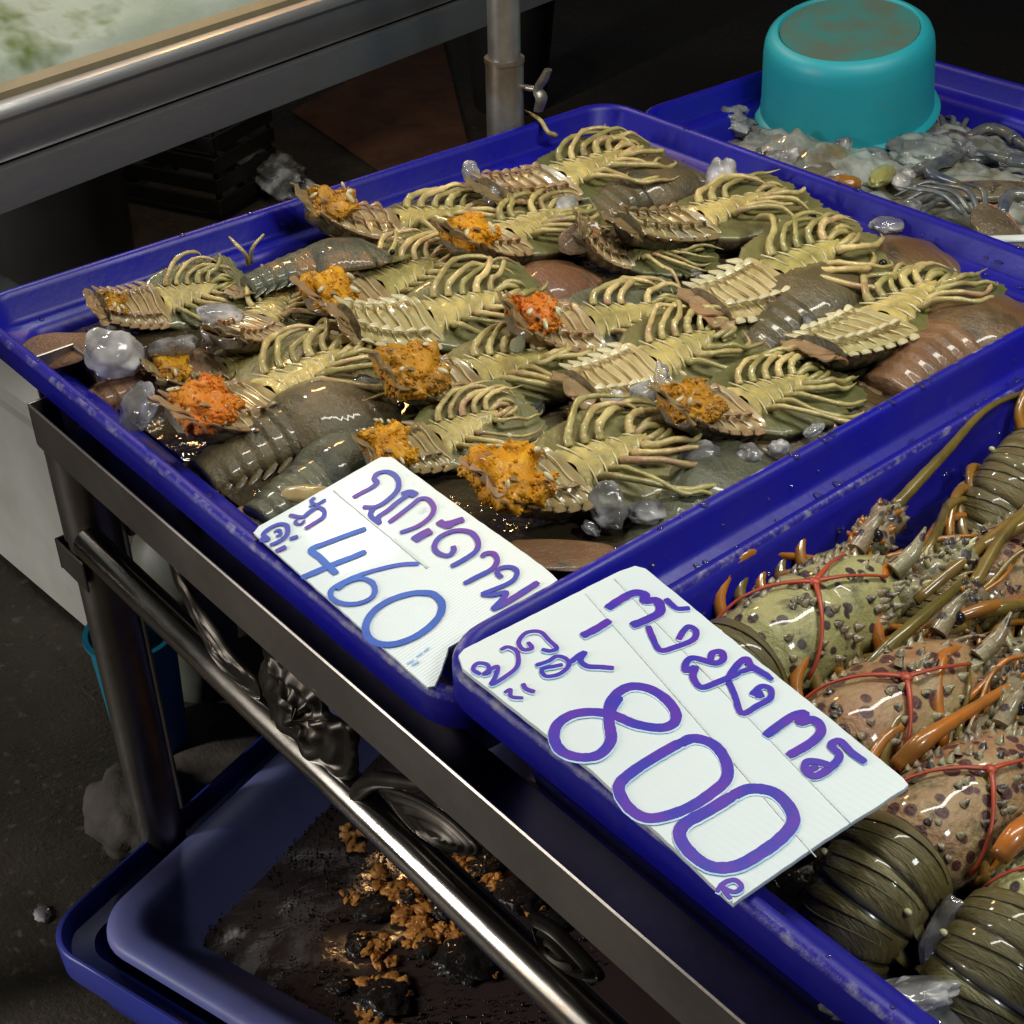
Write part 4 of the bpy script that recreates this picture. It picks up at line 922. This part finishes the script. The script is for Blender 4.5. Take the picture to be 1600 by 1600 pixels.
def ribbed(name, rot, st=.35, wsc=95):
    m = mat(name, (.68, .76, .77), (.58, .67, .72), rough=.36, scale=4, ramp=(.4, .75), bump=.1, bscale=20, coat=.15, c3=(.50, .57, .60), c3r=(.66, .72), c3scale=30)
    N = m.node_tree.nodes; L = m.node_tree.links; b = N['Principled BSDF']
    tc = N.new('ShaderNodeTexCoord'); mp = N.new('ShaderNodeMapping'); mp.inputs['Rotation'].default_value = (0, 0, rot); L.new(tc.outputs['Object'], mp.inputs['Vector'])
    wv = N.new('ShaderNodeTexWave'); wv.inputs['Scale'].default_value = wsc; wv.inputs['Distortion'].default_value = .4; wv.inputs['Detail'].default_value = 1; L.new(mp.outputs[0], wv.inputs['Vector'])
    bp = N.new('ShaderNodeBump'); bp.inputs['Strength'].default_value = st; bp.inputs['Distance'].default_value = .0006
    L.new(wv.outputs['Fac'], bp.inputs['Height']); L.new(b.inputs['Normal'].links[0].from_socket, bp.inputs['Normal']); L.new(bp.outputs[0], b.inputs['Normal'])
    return m
M['card_0'] = ribbed('ribbed_white_board', 0.0, .22, 120); M['card_1'] = ribbed('scored_white_board', 1.5, .10, 60)

c6 = lambda L: [(380 + x * .325, 700 + y * .325) for x, y in L]
T46 = [
 (.0058, c6([(528, 242), (575, 215), (612, 196), (645, 170), (630, 150), (650, 124), (700, 118), (742, 148), (745, 200), (700, 250), (640, 285), (575, 288)])),
 (.0058, c6([(575, 285), (625, 292), (612, 325), (655, 365), (650, 335), (700, 300), (745, 262), (800, 225)])),
 (.0100, c6([(765, 230), (800, 218), (832, 232)])),
 (.0055, c6([(700, 362), (760, 318), (815, 275), (850, 248), (890, 250), (918, 290), (900, 335), (840, 380), (755, 412)])),
 (.0110, c6([(820, 448), (860, 422), (905, 400)])),
 (.0085, c6([(940, 355), (965, 370), (1010, 362), (1062, 345)])), (.0060, c6([(955, 372), (990, 382), (1020, 352)])),
 (.0058, c6([(1010, 475), (1012, 500), (985, 522), (940, 510), (920, 478), (948, 432), (1020, 402), (1095, 410), (1130, 455), (1120, 500), (1065, 540), (1000, 575)])),
 (.0058, c6([(1150, 530), (1165, 512), (1205, 512), (1222, 548), (1195, 588), (1130, 622), (1062, 658)])),
 (.0052, c6([(1245, 628), (1222, 605), (1240, 582), (1290, 578), (1318, 600), (1300, 640), (1240, 672), (1145, 708)])),
 (.0058, c6([(1145, 708), (1200, 712), (1265, 700), (1240, 740), (1198, 782)])),
 (.0070, c6([(1198, 782), (1270, 745), (1350, 695), (1420, 650)]))]
T46b = [
 (.0042, c6([(345, 240), (328, 258), (350, 275), (378, 262), (398, 250)])),
 (.0050, c6([(222, 325), (285, 335), (320, 310), (360, 288), (390, 305), (385, 335), (345, 362), (300, 392)])),
 (.0034, c6([(262, 345), (250, 362), (275, 370), (300, 350)])), (.0034, c6([(318, 288), (345, 272), (365, 290)])),
 (.0050, c6([(100, 432), (90, 450), (122, 442), (98, 420), (125, 392), (175, 370), (212, 378), (212, 420), (175, 452), (130, 472)])),
 (.0036, c6([(150, 408), (175, 398), (182, 418), (160, 430)])),
 (.0060, c6([(225, 442), (265, 428)])), (.0062, c6([(158, 502), (182, 490), (208, 478)]))]
N46 = [
 (.0072, c6([(592, 390), (500, 422), (400, 460), (328, 492), (370, 530), (410, 570), (450, 608)])),
 (.0078, c6([(280, 628), (360, 595), (440, 560), (520, 530), (592, 500)])),
 (.0056, c6([(846, 560), (760, 564), (660, 585), (560, 615), (470, 655), (424, 690), (430, 728), (480, 752), (550, 752), (612, 728), (635, 690), (618, 648), (560, 632), (490, 655), (455, 685)])),
 (.0074, c6([(900, 702), (820, 702), (720, 730), (640, 778), (595, 840), (595, 900), (640, 942), (720, 948), (810, 920), (890, 870), (945, 810), (955, 750), (915, 708), (860, 700)]))]
F46 = [(.0022, c6([(790, 1040), (820, 1020)])), (.0022, c6([(835, 1005), (862, 985)])), (.0022, c6([(872, 980), (892, 962)])), (.0022, c6([(812, 1048), (845, 1028)]))]
card('price_card', [(396, 832), (404, 822), (585, 719), (596, 714), (612, 714), (740, 808), (848, 884), (872, 906), (800, 960), (742, 990), (700, 1012), (690, 1048), (678, 1072), (668, 1074)],
     [(396, 832, Z1 + .0055), (672, 1074, Z1 + .0055), (600, 714, Z1 + .022)], .0028,
     [('lettering', 'ink_mix', False, T46), ('small_lettering', 'ink_mix', False, T46b), ('price_number', 'ink_blue', False, N46), ('faint_marks', 'ink_halo', False, F46)],
     'white corrugated card hand lettered 460 in blue on the slipper lobster tray rim', [(522, 767, 668, 888, .0011)], 0)
c7 = lambda L: [(680 + x * .475, 850 + y * .475) for x, y in L]
T80 = [
 (.0080, c7([(565, 215), (610, 185), (655, 163), (690, 170), (690, 190), (730, 190), (740, 225), (700, 250), (645, 272)])),
 (.0052, c7([(758, 182), (782, 206), (800, 216), (838, 214)])),
 (.0052, c7([(700, 272), (715, 310), (740, 352), (790, 342), (848, 318), (858, 290), (835, 275), (815, 292), (800, 318)])),
 (.0056, c7([(905, 388), (912, 362), (940, 358), (948, 380), (920, 395), (850, 378), (825, 395), (825, 420), (855, 410), (848, 440), (875, 475), (930, 458), (1000, 428)])),
 (.0050, c7([(958, 440), (985, 500), (1008, 560), (1060, 535), (1102, 510), (1102, 480), (1072, 472), (1040, 500)])),
 (.0082, c7([(1050, 500), (1080, 495)])),
 (.0058, c7([(965, 440), (1000, 395), (1025, 382), (1040, 405), (1098, 440)])), (.0045, c7([(1000, 425), (1050, 415), (1110, 450)])),
 (.0072, c7([(1085, 635), (1135, 598), (1180, 568), (1215, 562), (1200, 590), (1245, 582), (1270, 615), (1240, 655), (1160, 702)])),
 (.0060, c7([(1415, 722), (1370, 690), (1330, 652), (1302, 668), (1330, 700), (1300, 740), (1250, 768), (1218, 750), (1222, 722), (1262, 722), (1300, 735)])),
 (.0090, c7([(1235, 735), (1250, 750)]))]
T80b = [
 (.0046, c7([(150, 432), (125, 415), (140, 395), (172, 400), (178, 425), (160, 430), (205, 405), (198, 440), (185, 465), (230, 440), (270, 405), (270, 360), (240, 342), (215, 352)])),
 (.0048, c7([(305, 325), (318, 345), (290, 350), (275, 325), (300, 295), (345, 292), (375, 320), (400, 345), (380, 355), (350, 350)])),
 (.0046, c7([(330, 402), (372, 388), (400, 372), (430, 380), (440, 402), (410, 430), (365, 438), (352, 415), (395, 405), (420, 400)])),
 (.0060, c7([(445, 392), (470, 372), (492, 360), (478, 385), (500, 405), (545, 408), (588, 412)])),
 (.0040, c7([(228, 492), (248, 482), (250, 505), (290, 510)])), (.0048, c7([(288, 462), (300, 480), (328, 490)])),
 (.0090, c7([(482, 306), (530, 282), (575, 254)]))]
N80 = [
 (.0105, c7([(600, 582), (572, 545), (592, 500), (640, 472), (700, 478), (755, 510), (790, 555), (785, 592), (740, 608), (660, 596), (590, 568), (520, 556), (450, 565), (402, 598), (392, 645), (420, 688), (480, 706), (540, 696), (578, 650), (572, 590), (578, 550), (605, 505)])),
 (.0108, c7([(800, 662), (850, 642), (915, 662), (955, 715), (958, 775), (905, 825), (830, 872), (740, 902), (680, 900), (628, 860), (604, 800), (650, 752), (730, 700), (810, 655)])),
 (.0115, c7([(975, 832), (1035, 808), (1110, 818), (1160, 862), (1178, 915), (1140, 968), (1070, 1020), (990, 1062), (910, 1065), (845, 1025), (805, 968), (820, 925), (900, 880), (985, 828)])),
 (.0042, c7([(925, 1148), (950, 1118), (985, 1108), (1008, 1130), (985, 1148), (950, 1135), (940, 1120), (955, 1150), (972, 1172)]))]
card('price_card', [(716, 1024), (724, 1014), (968, 892), (992, 884), (1008, 888), (1412, 1216), (1420, 1226), (1414, 1232), (1290, 1312), (1156, 1404), (1146, 1412), (1136, 1404), (925, 1204), (722, 1044)],
     [(716, 1030, Z2 + .006), (1145, 1410, Z2 + .006), (985, 886, Z2 + .010)], .0034,
     [('lettering', 'ink_purple', True, T80), ('small_lettering', 'ink_purple', True, T80b), ('price_number', 'ink_purple', True, N80)],
     'white board card hand lettered 800 in purple across the corner of the spiny lobster tray',
     [(915, 928, 1275, 1340, .0004), (960, 905, 1330, 1288, .0004)], 1)

# ================================================================== SPINY LOBSTERS
def spiny(seed, car='sp_car', legc=('sp_leg', 'sp_orange'), antenna=True, kb=-12.):
    """x to the head, back up, origin at the joint of carapace and abdomen"""
    rnd = random.Random(seed); root = empty('spiny_lobster')
    mb = MB(); nv = 28; L = []; nu = 34
    rw = [.030, .034, .036, .0365, .035, .032, .028, .022]; rh = [.027, .032, .034, .035, .034, .031, .026, .018]
    for i in range(nu + 1):
        t = i / nu; a_ = float(np.interp(t, np.linspace(0, 1, 8), rw)); b_ = float(np.interp(t, np.linspace(0, 1, 8), rh)); x = .125 * t
        groove = .003 * math.exp(-((t - .48) / .03) ** 2) + .003 * math.exp(-((t - .02) / .03) ** 2)
        L.append([Vector((x + .008 * (math.sin(th) if t > .4 and t < .56 else 0) * 0, (a_ - groove) * math.cos(th), (b_ - groove) * math.sin(th) * (1 if math.sin(th) > 0 else .6))) * (1 + .02 * noise.noise(Vector((x * 50, math.cos(th) * 3, seed)))) for th in [2 * math.pi * j / nv for j in range(nv)]])
    mb.loft(L, cap=True)
    for k in range(84):     # spines
        t = rnd.random() ** .7; th = rnd.uniform(.25, math.pi - .25); a_ = float(np.interp(t, np.linspace(0, 1, 8), rw)); b_ = float(np.interp(t, np.linspace(0, 1, 8), rh))
        p = Vector((.125 * t, a_ * math.cos(th), b_ * math.sin(th))); nrm_ = Vector((.5, math.cos(th), math.sin(th))).normalized(); h = rnd.uniform(.0012, .0030) + .003 * t
        mb.tube([p - nrm_ * .001, p + nrm_ * h * .5, p + nrm_ * h + Vector((h * .3, 0, 0))], [.0028 + .001 * t, .0018, .0003], 6, 1)
    for s_ in (-1, 1):      # horns over the eyes
        pp = cat([(.110, s_ * .014, .024), (.124, s_ * .016, .032), (.136, s_ * .014, .044)], 3); mb.tube(pp, lerp_r([.006, .005, .0008], len(pp)), 8, 1)
    mb.build('carapace', [car, 'sp_head'], root, auto=70)
    # abdomen
    mb = MB(); L = []; mi = []; seg = 6
    for k in range(seg):
        for (f, dr) in ((0, -.045), (.08, .0), (.45, .020), (.84, .026), (.95, .005)):
            t = (k + f) / seg; x = -.104 * t; r_ = (1 - .30 * t) * (1 + dr); L.append((x, r_))
            mi.append(3 if f == .0 else (2 if f == .84 and k % 2 else 0))
    rows = [[bend(Vector((x, .0350 * r_ * math.cos(th), .0325 * r_ * math.sin(th) * (1 if math.sin(th) > 0 else .55))), kb) for th in [2 * math.pi * j / 28 for j in range(28)]] for x, r_ in L]
    mb.loft(rows, cap=True, mis=mi[:-1])
    for k in range(seg):
        t = (k + .5) / seg; x = -.104 * t; r_ = (1 - .30 * t) * 1.06
        for s_ in (-1, 1):
            th = .62 if s_ > 0 else math.pi - .62
            if k % 2: mb.ball(bend(Vector((x, .0350 * r_ * math.cos(th), .0325 * r_ * math.sin(th))), kb), (.0022, .0026, .002), 8, 5, 1)
            pp = cat([(x, s_ * .031 * r_, .003), (x - .004, s_ * .036 * r_, -.006), (x - .010, s_ * .036 * r_, -.014)], 3)
            mb.tube([bend(q, kb) for q in pp], lerp_r([.006, .005, .0012], len(pp)), 8, 0, flat=.5)
        # thin paler grooves across the shell
        for off in (.02, .30):
            tt = (k + .30 + off) / seg; xx = -.104 * tt; rr_ = (1 - .30 * tt) * 1.022
            pp = [bend(Vector((xx - .002 * math.sin(th * 2), .0350 * rr_ * math.cos(th), .0325 * rr_ * math.sin(th))), kb) for th in np.linspace(.3 + rnd.random() * .3, math.pi - .3 - rnd.random() * .3, 13)]
            mb.tube(pp, lerp_r([.0002, .0006, .0002], 13), 5, 3 if off < .1 else 2)
    mb.build('abdomen', ['sp_ab', 'sp_spot', 'sp_line', 'sp_band'], root, auto=70)
    mb = MB()
    for ang_, ln in ((0, .034), (26, .034), (-26, .034), (52, .030), (-52, .030)):
        pts = []
        for k in range(17):
            th = -math.pi / 2 + math.pi * k / 16; q = Vector((-(.006 + max(0, math.cos(th)) ** .6 * ln), math.sin(th) * .014, 0)); q.rotate(Euler((0, 0, R_(ang_)))); q += Vector((-.098, 0, -.002 * abs(ang_) / 26)); pts.append(q)
        cc = sum(pts, Vector()) / 17; up_ = Vector((0, 0, .0016))
        mb.loft([[bend(cc + (p - cc) * .03, kb) for p in pts], [bend(p, kb) for p in pts], [bend(p + up_, kb) for p in pts], [bend(cc + (p - cc) * .03 + up_ * 1.6, kb) for p in pts]], cap=True)
    mb.build('tail_fan', 'sp_ab', root, auto=60)
    # legs, gathered forward
    for i in range(5):
        for s_ in (-1, 1):
            b0 = Vector((.02 + .018 * i, s_ * .030, -.008)); f = rnd.uniform(.9, 1.1); up_ = rnd.uniform(0, 1)
            pts = [b0, b0 + Vector((.010, s_ * .020, .010 + .010 * up_)), b0 + Vector((.045 * f, s_ * (.028 + .004 * i), .020 + .012 * up_)), b0 + Vector((.085 * f, s_ * (.020 + .006 * i), .012)), b0 + Vector((.120 * f, s_ * (.012 + .006 * i), -.002))]
            pp = cat(pts, 5); mb = MB(); mb.tube(pp, [r * (1 + .25 * math.exp(-((q / 5 - 2) / .2) ** 2)) for q, r in enumerate(lerp_r([.0048, .0038, .0032, .0026, .0010], len(pp)))], 10)
            mb.build('leg', legc[(i + (s_ > 0)) % 2], root)
    if antenna:
        for s_ in (-1, 1):
            mb = MB()   # knobbly base segments
            for k, (x, r) in enumerate(((.118, .015), (.138, .0135), (.156, .012))):
                c_ = Vector((x, s_ * (.019 + .004 * k), .006 + .006 * k)); vs, fs = ico((r * 1.1, r, r * .95), 3, lambda d_: 1 + .22 * noise.noise(d_ * 4 + Vector((seed, k, 0)))); mb.add([v_ + c_ for v_ in vs], fs, 0)
                for q in range(20):
                    a_, e_ = rnd.random() * 6.28, rnd.uniform(-.2, 1.4); n_ = Vector((math.cos(a_) * math.cos(e_), math.sin(a_) * math.cos(e_), math.sin(e_))); h = rnd.uniform(.0015, .004)
                    mb.tube([c_ + n_ * r * .85, c_ + n_ * (r + h * .5), c_ + n_ * (r + h) + Vector((h * .6, 0, 0))], [.0026, .0017, .0004], 6, rnd.choice((0, 0, 1)))
            mb.build('antenna_base', ['sp_head', 'sp_orange' if s_ > 0 else 'sp_spot'], root, auto=70)
            pp = cat([(.165, s_ * .030, .020), (.23, s_ * (.040 + .01 * rnd.random()), .030), (.32, s_ * (.045 + .03 * rnd.random()), .026), (.42, s_ * .05, .012)], 8)
            mb = MB(); mb.tube(pp, [r * (1 + .08 * (q % 2)) for q, r in enumerate(lerp_r([.0042, .0032, .0022, .0010], len(pp)))], 10); mb.build('antenna', 'sp_leg', root)
            mb = MB(); mb.ball((.126, s_ * .012, .028), .0042, 12, 8); mb.build('eye', 'eye', root)
    return root
G2 = 'spiny lobsters in the nearest blue tray'; ZS = Z2 - .062
def SP(seed, joint, front, label, dz=0., roll=0., pitch=0., sc=None, **kw):
    o = spiny(seed, **kw); a, b = at(*joint, ZS + dz), at(*front, ZS + dz); d_ = b - a
    s_ = sc or max(.7, min(1.25, d_.length / .125)); o.location = a; o.rotation_euler = Euler((R_(roll), R_(pitch), math.atan2(d_.y, d_.x)), 'XYZ'); o.scale = (s_,) * 3
    tag(o, label, 'lobster', G2); print('SP', seed, round(d_.length, 3), round(s_, 2), [round(v, 3) for v in a], round(math.degrees(math.atan2(d_.y, d_.x)))); return o
bands = []
s1 = SP(1, (1165, 1045), (1390, 905), 'spiny lobster with pale green black spotted back, farthest one beside the 800 card')
s2 = SP(2, (1290, 1190), (1510, 1040), 'spiny lobster with spotted back and red bands, in the middle beside the 800 card', car='sp_car2')
s3 = SP(3, (1408, 1345), (1575, 1205), 'spiny lobster with banded olive tail coming from under the 800 card corner', car='sp_car2', dz=.012, kb=-20., sc=1.08)
s4 = SP(4, (1600, 1470), (1740, 1330), 'spiny lobster with large olive tail at the near right corner', dz=.012, car='sp_car', kb=-20., sc=1.08)
s5 = SP(5, (1640, 730), (1800, 640), 'olive spiny lobster with grooved tail against the blue inner wall at the back', dz=.012, antenna=False)
s6 = SP(6, (1500, 960), (1640, 840), 'spiny lobster with knobbly brown head behind the spotted ones', dz=-.012, car='sp_car2')
s7 = SP(7, (1590, 1130), (1730, 1010), 'brown spiny lobster at the right edge between the spotted ones', dz=-.006, car='sp_car2')
s8 = SP(8, (1580, 640), (1700, 560), 'orange brown spiny lobster at the far end of its tray', dz=-.01)
def surf(t, th, k=1.06):
    rw = [.030, .034, .036, .0365, .035, .032, .028, .022]; rh = [.027, .032, .034, .035, .034, .031, .026, .018]
    a_ = float(np.interp(t, np.linspace(0, 1, 8), rw)); b_ = float(np.interp(t, np.linspace(0, 1, 8), rh)); return Vector((.125 * t, a_ * k * math.cos(th), b_ * k * math.sin(th)))
def rband(host, label, nx=.42, nth=1.6):
    mb = MB(); node = (nx, nth)
    arms = [(.10, 2.9), (.02, .5), (.80, 2.1), (.74, 1.3)]
    for tgt in arms[:3 if nth > 1.65 else 4]:
        pts = [surf(node[0] + (tgt[0] - node[0]) * q, node[1] + (tgt[1] - node[1]) * q, 1.08 + .03 * math.sin(q * 3)) for q in np.linspace(0, 1, 12)]
        mb.tube(pts, lerp_r([.0019, .0011, .0013], 12), 7, flat=.6)
    mb.ball(surf(*node, 1.07), (.004, .004, .002), 10, 5)
    o = mb.build('rubber_band', 'band'); o.location = host.location; o.rotation_euler = host.rotation_euler; o.scale = host.scale
    tag(o, label, 'rubber band', 'red rubber bands round the spiny lobsters')
rband(s1, 'red rubber band stretched over the pale green spotted back')
rband(s2, 'red rubber band over the spotted back in the middle of the near tray', nth=1.75)
rband(s3, 'red rubber band over the lobster by the lower corner of the 800 card', nx=.5, nth=1.8)
rband(s4, 'red rubber band on the lobster at the near right corner', nx=.3, nth=2.2)
def bar(pts, r, m, label, name='loose_leg'):
    P = cat([at(x, y, z) for x, y, z in pts], 5); mb = MB(); mb.tube(P, lerp_r(r, len(P)), 10); tag(recenter(mb.build(name, m)), label, 'lobster leg')
bar([(1215, 905, .70), (1262, 893, .712), (1310, 872, .716), (1352, 856, .712)], [.006, .005, .0038, .0026], 'sp_orange', 'orange jointed leg lying along the back of the farthest spotted lobster')
bar([(1340, 1060, .708), (1400, 1000, .722), (1470, 940, .724), (1510, 905, .72)], [.0045, .005, .0042, .003], 'sp_leg', 'long mustard leg slanting up from between the two spotted lobsters')
bar([(1400, 1200, .715), (1440, 1160, .728), (1500, 1120, .728), (1600, 1060, .72)], [.006, .0065, .0042, .0032], 'sp_orange', 'bright orange leg crossing below the middle spotted lobster')
bar([(1560, 1340, .73), (1590, 1305, .736), (1640, 1260, .73)], [.006, .008, .005], 'sp_orange', 'thick orange leg joint at the right edge beside the red band')
bar([(1430, 940, .70), (1500, 880, .715), (1600, 800, .715)], [.005, .005, .004], 'sp_leg', 'mustard antenna running to the olive tail at the back')
bar([(1420, 900, .70), (1460, 840, .712), (1478, 790, .70)], [.004, .004, .003], 'sp_leg', 'short brown leg standing before the olive tail at the back')
random.seed(91)
for k in range(34):
    px, py = random.uniform(1330, 1600), random.uniform(800, 1330)
    if px < 1300 + (py - 800) * .35: px += 150
    z = .702 + random.uniform(-.012, .016); c_ = at(px, py, z); a_ = R_(90 + random.gauss(0, 22)); ln = random.uniform(.05, .11)
    pts = [c_ + Vector((math.cos(a_) * ln * t, math.sin(a_) * ln * t, .010 * math.sin(t * 3.1) + random.gauss(0, .002))) for t in (-.5, -.2, .15, .5)]
    pts[-1] += Vector((random.gauss(0, .01), 0, -.006)); pp = cat(pts, 5); mb = MB(); r0 = random.uniform(.0016, .0032)
    mb.tube(pp, [r0 * (1.15 - .8 * q / len(pp)) * (1 + .25 * (q % 5 == 0)) for q in range(len(pp))], 8)
    o = mb.build('loose_leg', random.choice(('sp_leg', 'sp_leg', 'sp_orange', 'sp_head', 'sp_ab'))); recenter(o); tag(o, 'thin jointed leg lying loose among the spiny lobsters', 'lobster leg', 'loose thin legs in the near tray')
for i, (px, py, z, r, lb) in enumerate(((1565, 880, .69, (.030, .016, .010), 'flat grey ice piece under the olive tail at the right edge'), (1400, 1560, .69, (.05, .035, .012), 'large clear ice slab in the near corner of the spiny lobster tray'), (1480, 1480, .692, (.035, .02, .012), 'clear ice lump between the two near lobster tails'), (1450, 1590, .692, (.035, .02, .010), 'clear ice lump at the bottom beside the large slab'))):
    chunk(px, py, z, r, 'ice_white' if i == 0 else 'ice', 60 + i, lb, 'ice in the spiny lobster tray')

# ================================================================== CRAB TRAY
def crab(px, py, z, yaw, sc, label, tilt=(0, 0)):
    root = empty('crab', at(px, py, z), (R_(tilt[0]), R_(tilt[1]), yaw), sc); rnd = random.Random(int(px)); mb = MB(); L = []
    def hw(t): return .075 * (math.sin(math.pi * (.06 + .88 * t)) ** .55) + (.012 * math.exp(-((t - .42) / .04) ** 2))
    for i in range(25):
        t = i / 24; x = -.032 + .064 * t; w_ = hw(t)
        if t > .5: w_ += .006 * (i % 2)
        L.append([Vector((x, w_ * math.cos(a), (.014 if math.sin(a) > 0 else .009) * math.sin(a) * (math.sin(math.pi * (.05 + .9 * t)) ** .6))) for a in [2 * math.pi * j / 24 for j in range(24)]])
    mb.loft(L, cap=True); mb.build('carapace', 'crab', root, auto=60)
    pts = [Vector((-.032 + .064 * t, s_ * hw(t) * 1.0, .002)) for s_, rng in ((1, np.linspace(.5, .98, 8)), (-1, np.linspace(.98, .5, 8))) for t in rng]
    mb = MB(); mb.tube(cat(pts, 3), .0034, 7); mb.build('shell_edge', 'crab_orange', root)
    for s_ in (-1, 1):
        p = cat([(.022, s_ * .045, 0), (.050, s_ * .085, .008), (.085, s_ * .070, .010), (.105, s_ * .045, .008)], 4)
        mb = MB(); mb.tube(p, lerp_r([.008, .011, .010, .012], len(p)), 12, flat=.8)
        for q in (-1, 1):
            e = cat([(.105, s_ * .045, .008), (.125, s_ * .030 + q * .006, .008), (.150, s_ * .012 + q * .003, .006)], 4); mb.tube(e, lerp_r([.008, .005, .001], len(e)), 8)
        mb.build('claw', 'crab_blue', root)
        for k in range(4):
            p = cat([(.005 - .012 * k, s_ * .060, -.002), (.010 - .022 * k, s_ * .095, .012), (.004 - .030 * k, s_ * .125, .004), (-.004 - .034 * k, s_ * .150, -.006)], 4)
            mb = MB(); mb.tube(p, lerp_r([.005, .0048, .004, .001], len(p)), 9, flat=.7); mb.build('leg', 'crab_pale' if k % 2 else 'crab_blue', root)
    tag(root, label, 'crab', 'crabs in the rear blue tray')
zc3 = .655
mb = MB(); L = []
for j in range(111):
    row = []
    for i in range(161):
        x = T3[0] + .052 + (T3[1] - T3[0] - .104) * i / 160; y = T3[2] + .052 + (T3[3] - T3[2] - .104) * j / 110; q = Vector((x, y, 0))
        rise = .030 * (.5 + noise.noise(q * 7)) * min(1, j / 18) * min(1, (110 - j) / 40) * min(1, i / 20)
        cell = noise.voronoi(q * 34)[0]; row.append(Vector((x, y, zc3 - .020 + rise + .014 * max(0, .75 - cell[0]) * (1 + noise.noise(q * 20)) + .004 * noise.noise(q * 70))))
    L.append(row)
mb.loft(L, closed=False); o = recenter(mb.build('crushed_ice', 'slush')); tag(o, 'wet heap of crushed ice and scraps filling the crab tray', 'crushed ice', kind='stuff')
crab(1555, 300, zc3 + .004, 2.4, .85, 'brown speckled crab with orange shell edge and blue legs at the right')
crab(1560, 365, zc3 + .012, 1.0, .8, 'crab with blue claws nearest the rim at the right edge', (10, 0))
crab(1280, 265, zc3 - .004, 4.0, .75, 'crab half hidden by the milky bag below the turquoise basin')
crab(1480, 225, zc3 - .012, .4, .8, 'crab with dark thin legs right of the turquoise basin')
for i, (px, py, r, m, lb) in enumerate((
    (1130, 205, (.055, .035, .028), 'bag', 'clear bag of ice in the left corner of the crab tray'), (1215, 240, (.055, .035, .022), 'bag_milky', 'milky wet bag left of the turquoise basin foot'),
    (1440, 265, (.05, .05, .034), 'bag_milky', 'bulging milky bag of ice in front of the turquoise basin'), (1360, 265, (.035, .03, .02), 'bag', 'small clear bag below the turquoise basin'), (1590, 330, (.05, .03, .02), 'bag_milky', 'grey milky bag at the right edge of the crab tray'))):
    o = bag('plastic_bag', px, py, zc3 - .020, (r[0] * .9, r[1] * .9, r[2] * .6), m, 20 + i); tag(o, lb, 'bag', 'bags of ice in the crab tray')
for i, (px, py, r, ry, lb) in enumerate(((1378, 275, (.034, .014, .010), 1.9, 'yellow green shell lying in front of the milky bag'), (1320, 285, (.02, .012, .009), .6, 'brown orange shell piece near the rim below the basin'))):
    vs, fs = ico(r, 4, lambda d_: 1 + .15 * noise.noise(d_ * 2.5)); mb = MB(); mb.add(vs, fs); o = mb.build('shellfish', 'yellow_green' if i == 0 else 'sp_orange', loc=at(px, py, zc3 + .012)); o.rotation_euler = (0, 0, ry); tag(o, lb, 'shellfish')
mb = MB(); A_, B_ = at(1530, 375, .70), at(1640, 372, .70)
dd = (B_ - A_).normalized(); mb.tube([A_ - dd * .01, A_ + dd * .1, A_ + dd * .25], [.007, .008, .008], 12, flat=.5); tag(recenter(mb.build('plate_rim', 'white_plate')), 'white plastic strip at the right edge of the crab tray', 'strip')
random.seed(31)
for i in range(34):
    x, y = random.uniform(T3[0] + .08, T3[0] + .85), random.uniform(T3[2] + .08, T3[3] - .12); q = pix((x, y, zc3 - .01))
    chunk(q[0], q[1], zc3 + .006, (random.uniform(.012, .026), random.uniform(.01, .020), random.uniform(.008, .016)), random.choice(('ice', 'ice_white')), 300 + i, 'ice lump heaped among the crabs in the rear tray', 'ice lumps in the crab tray')
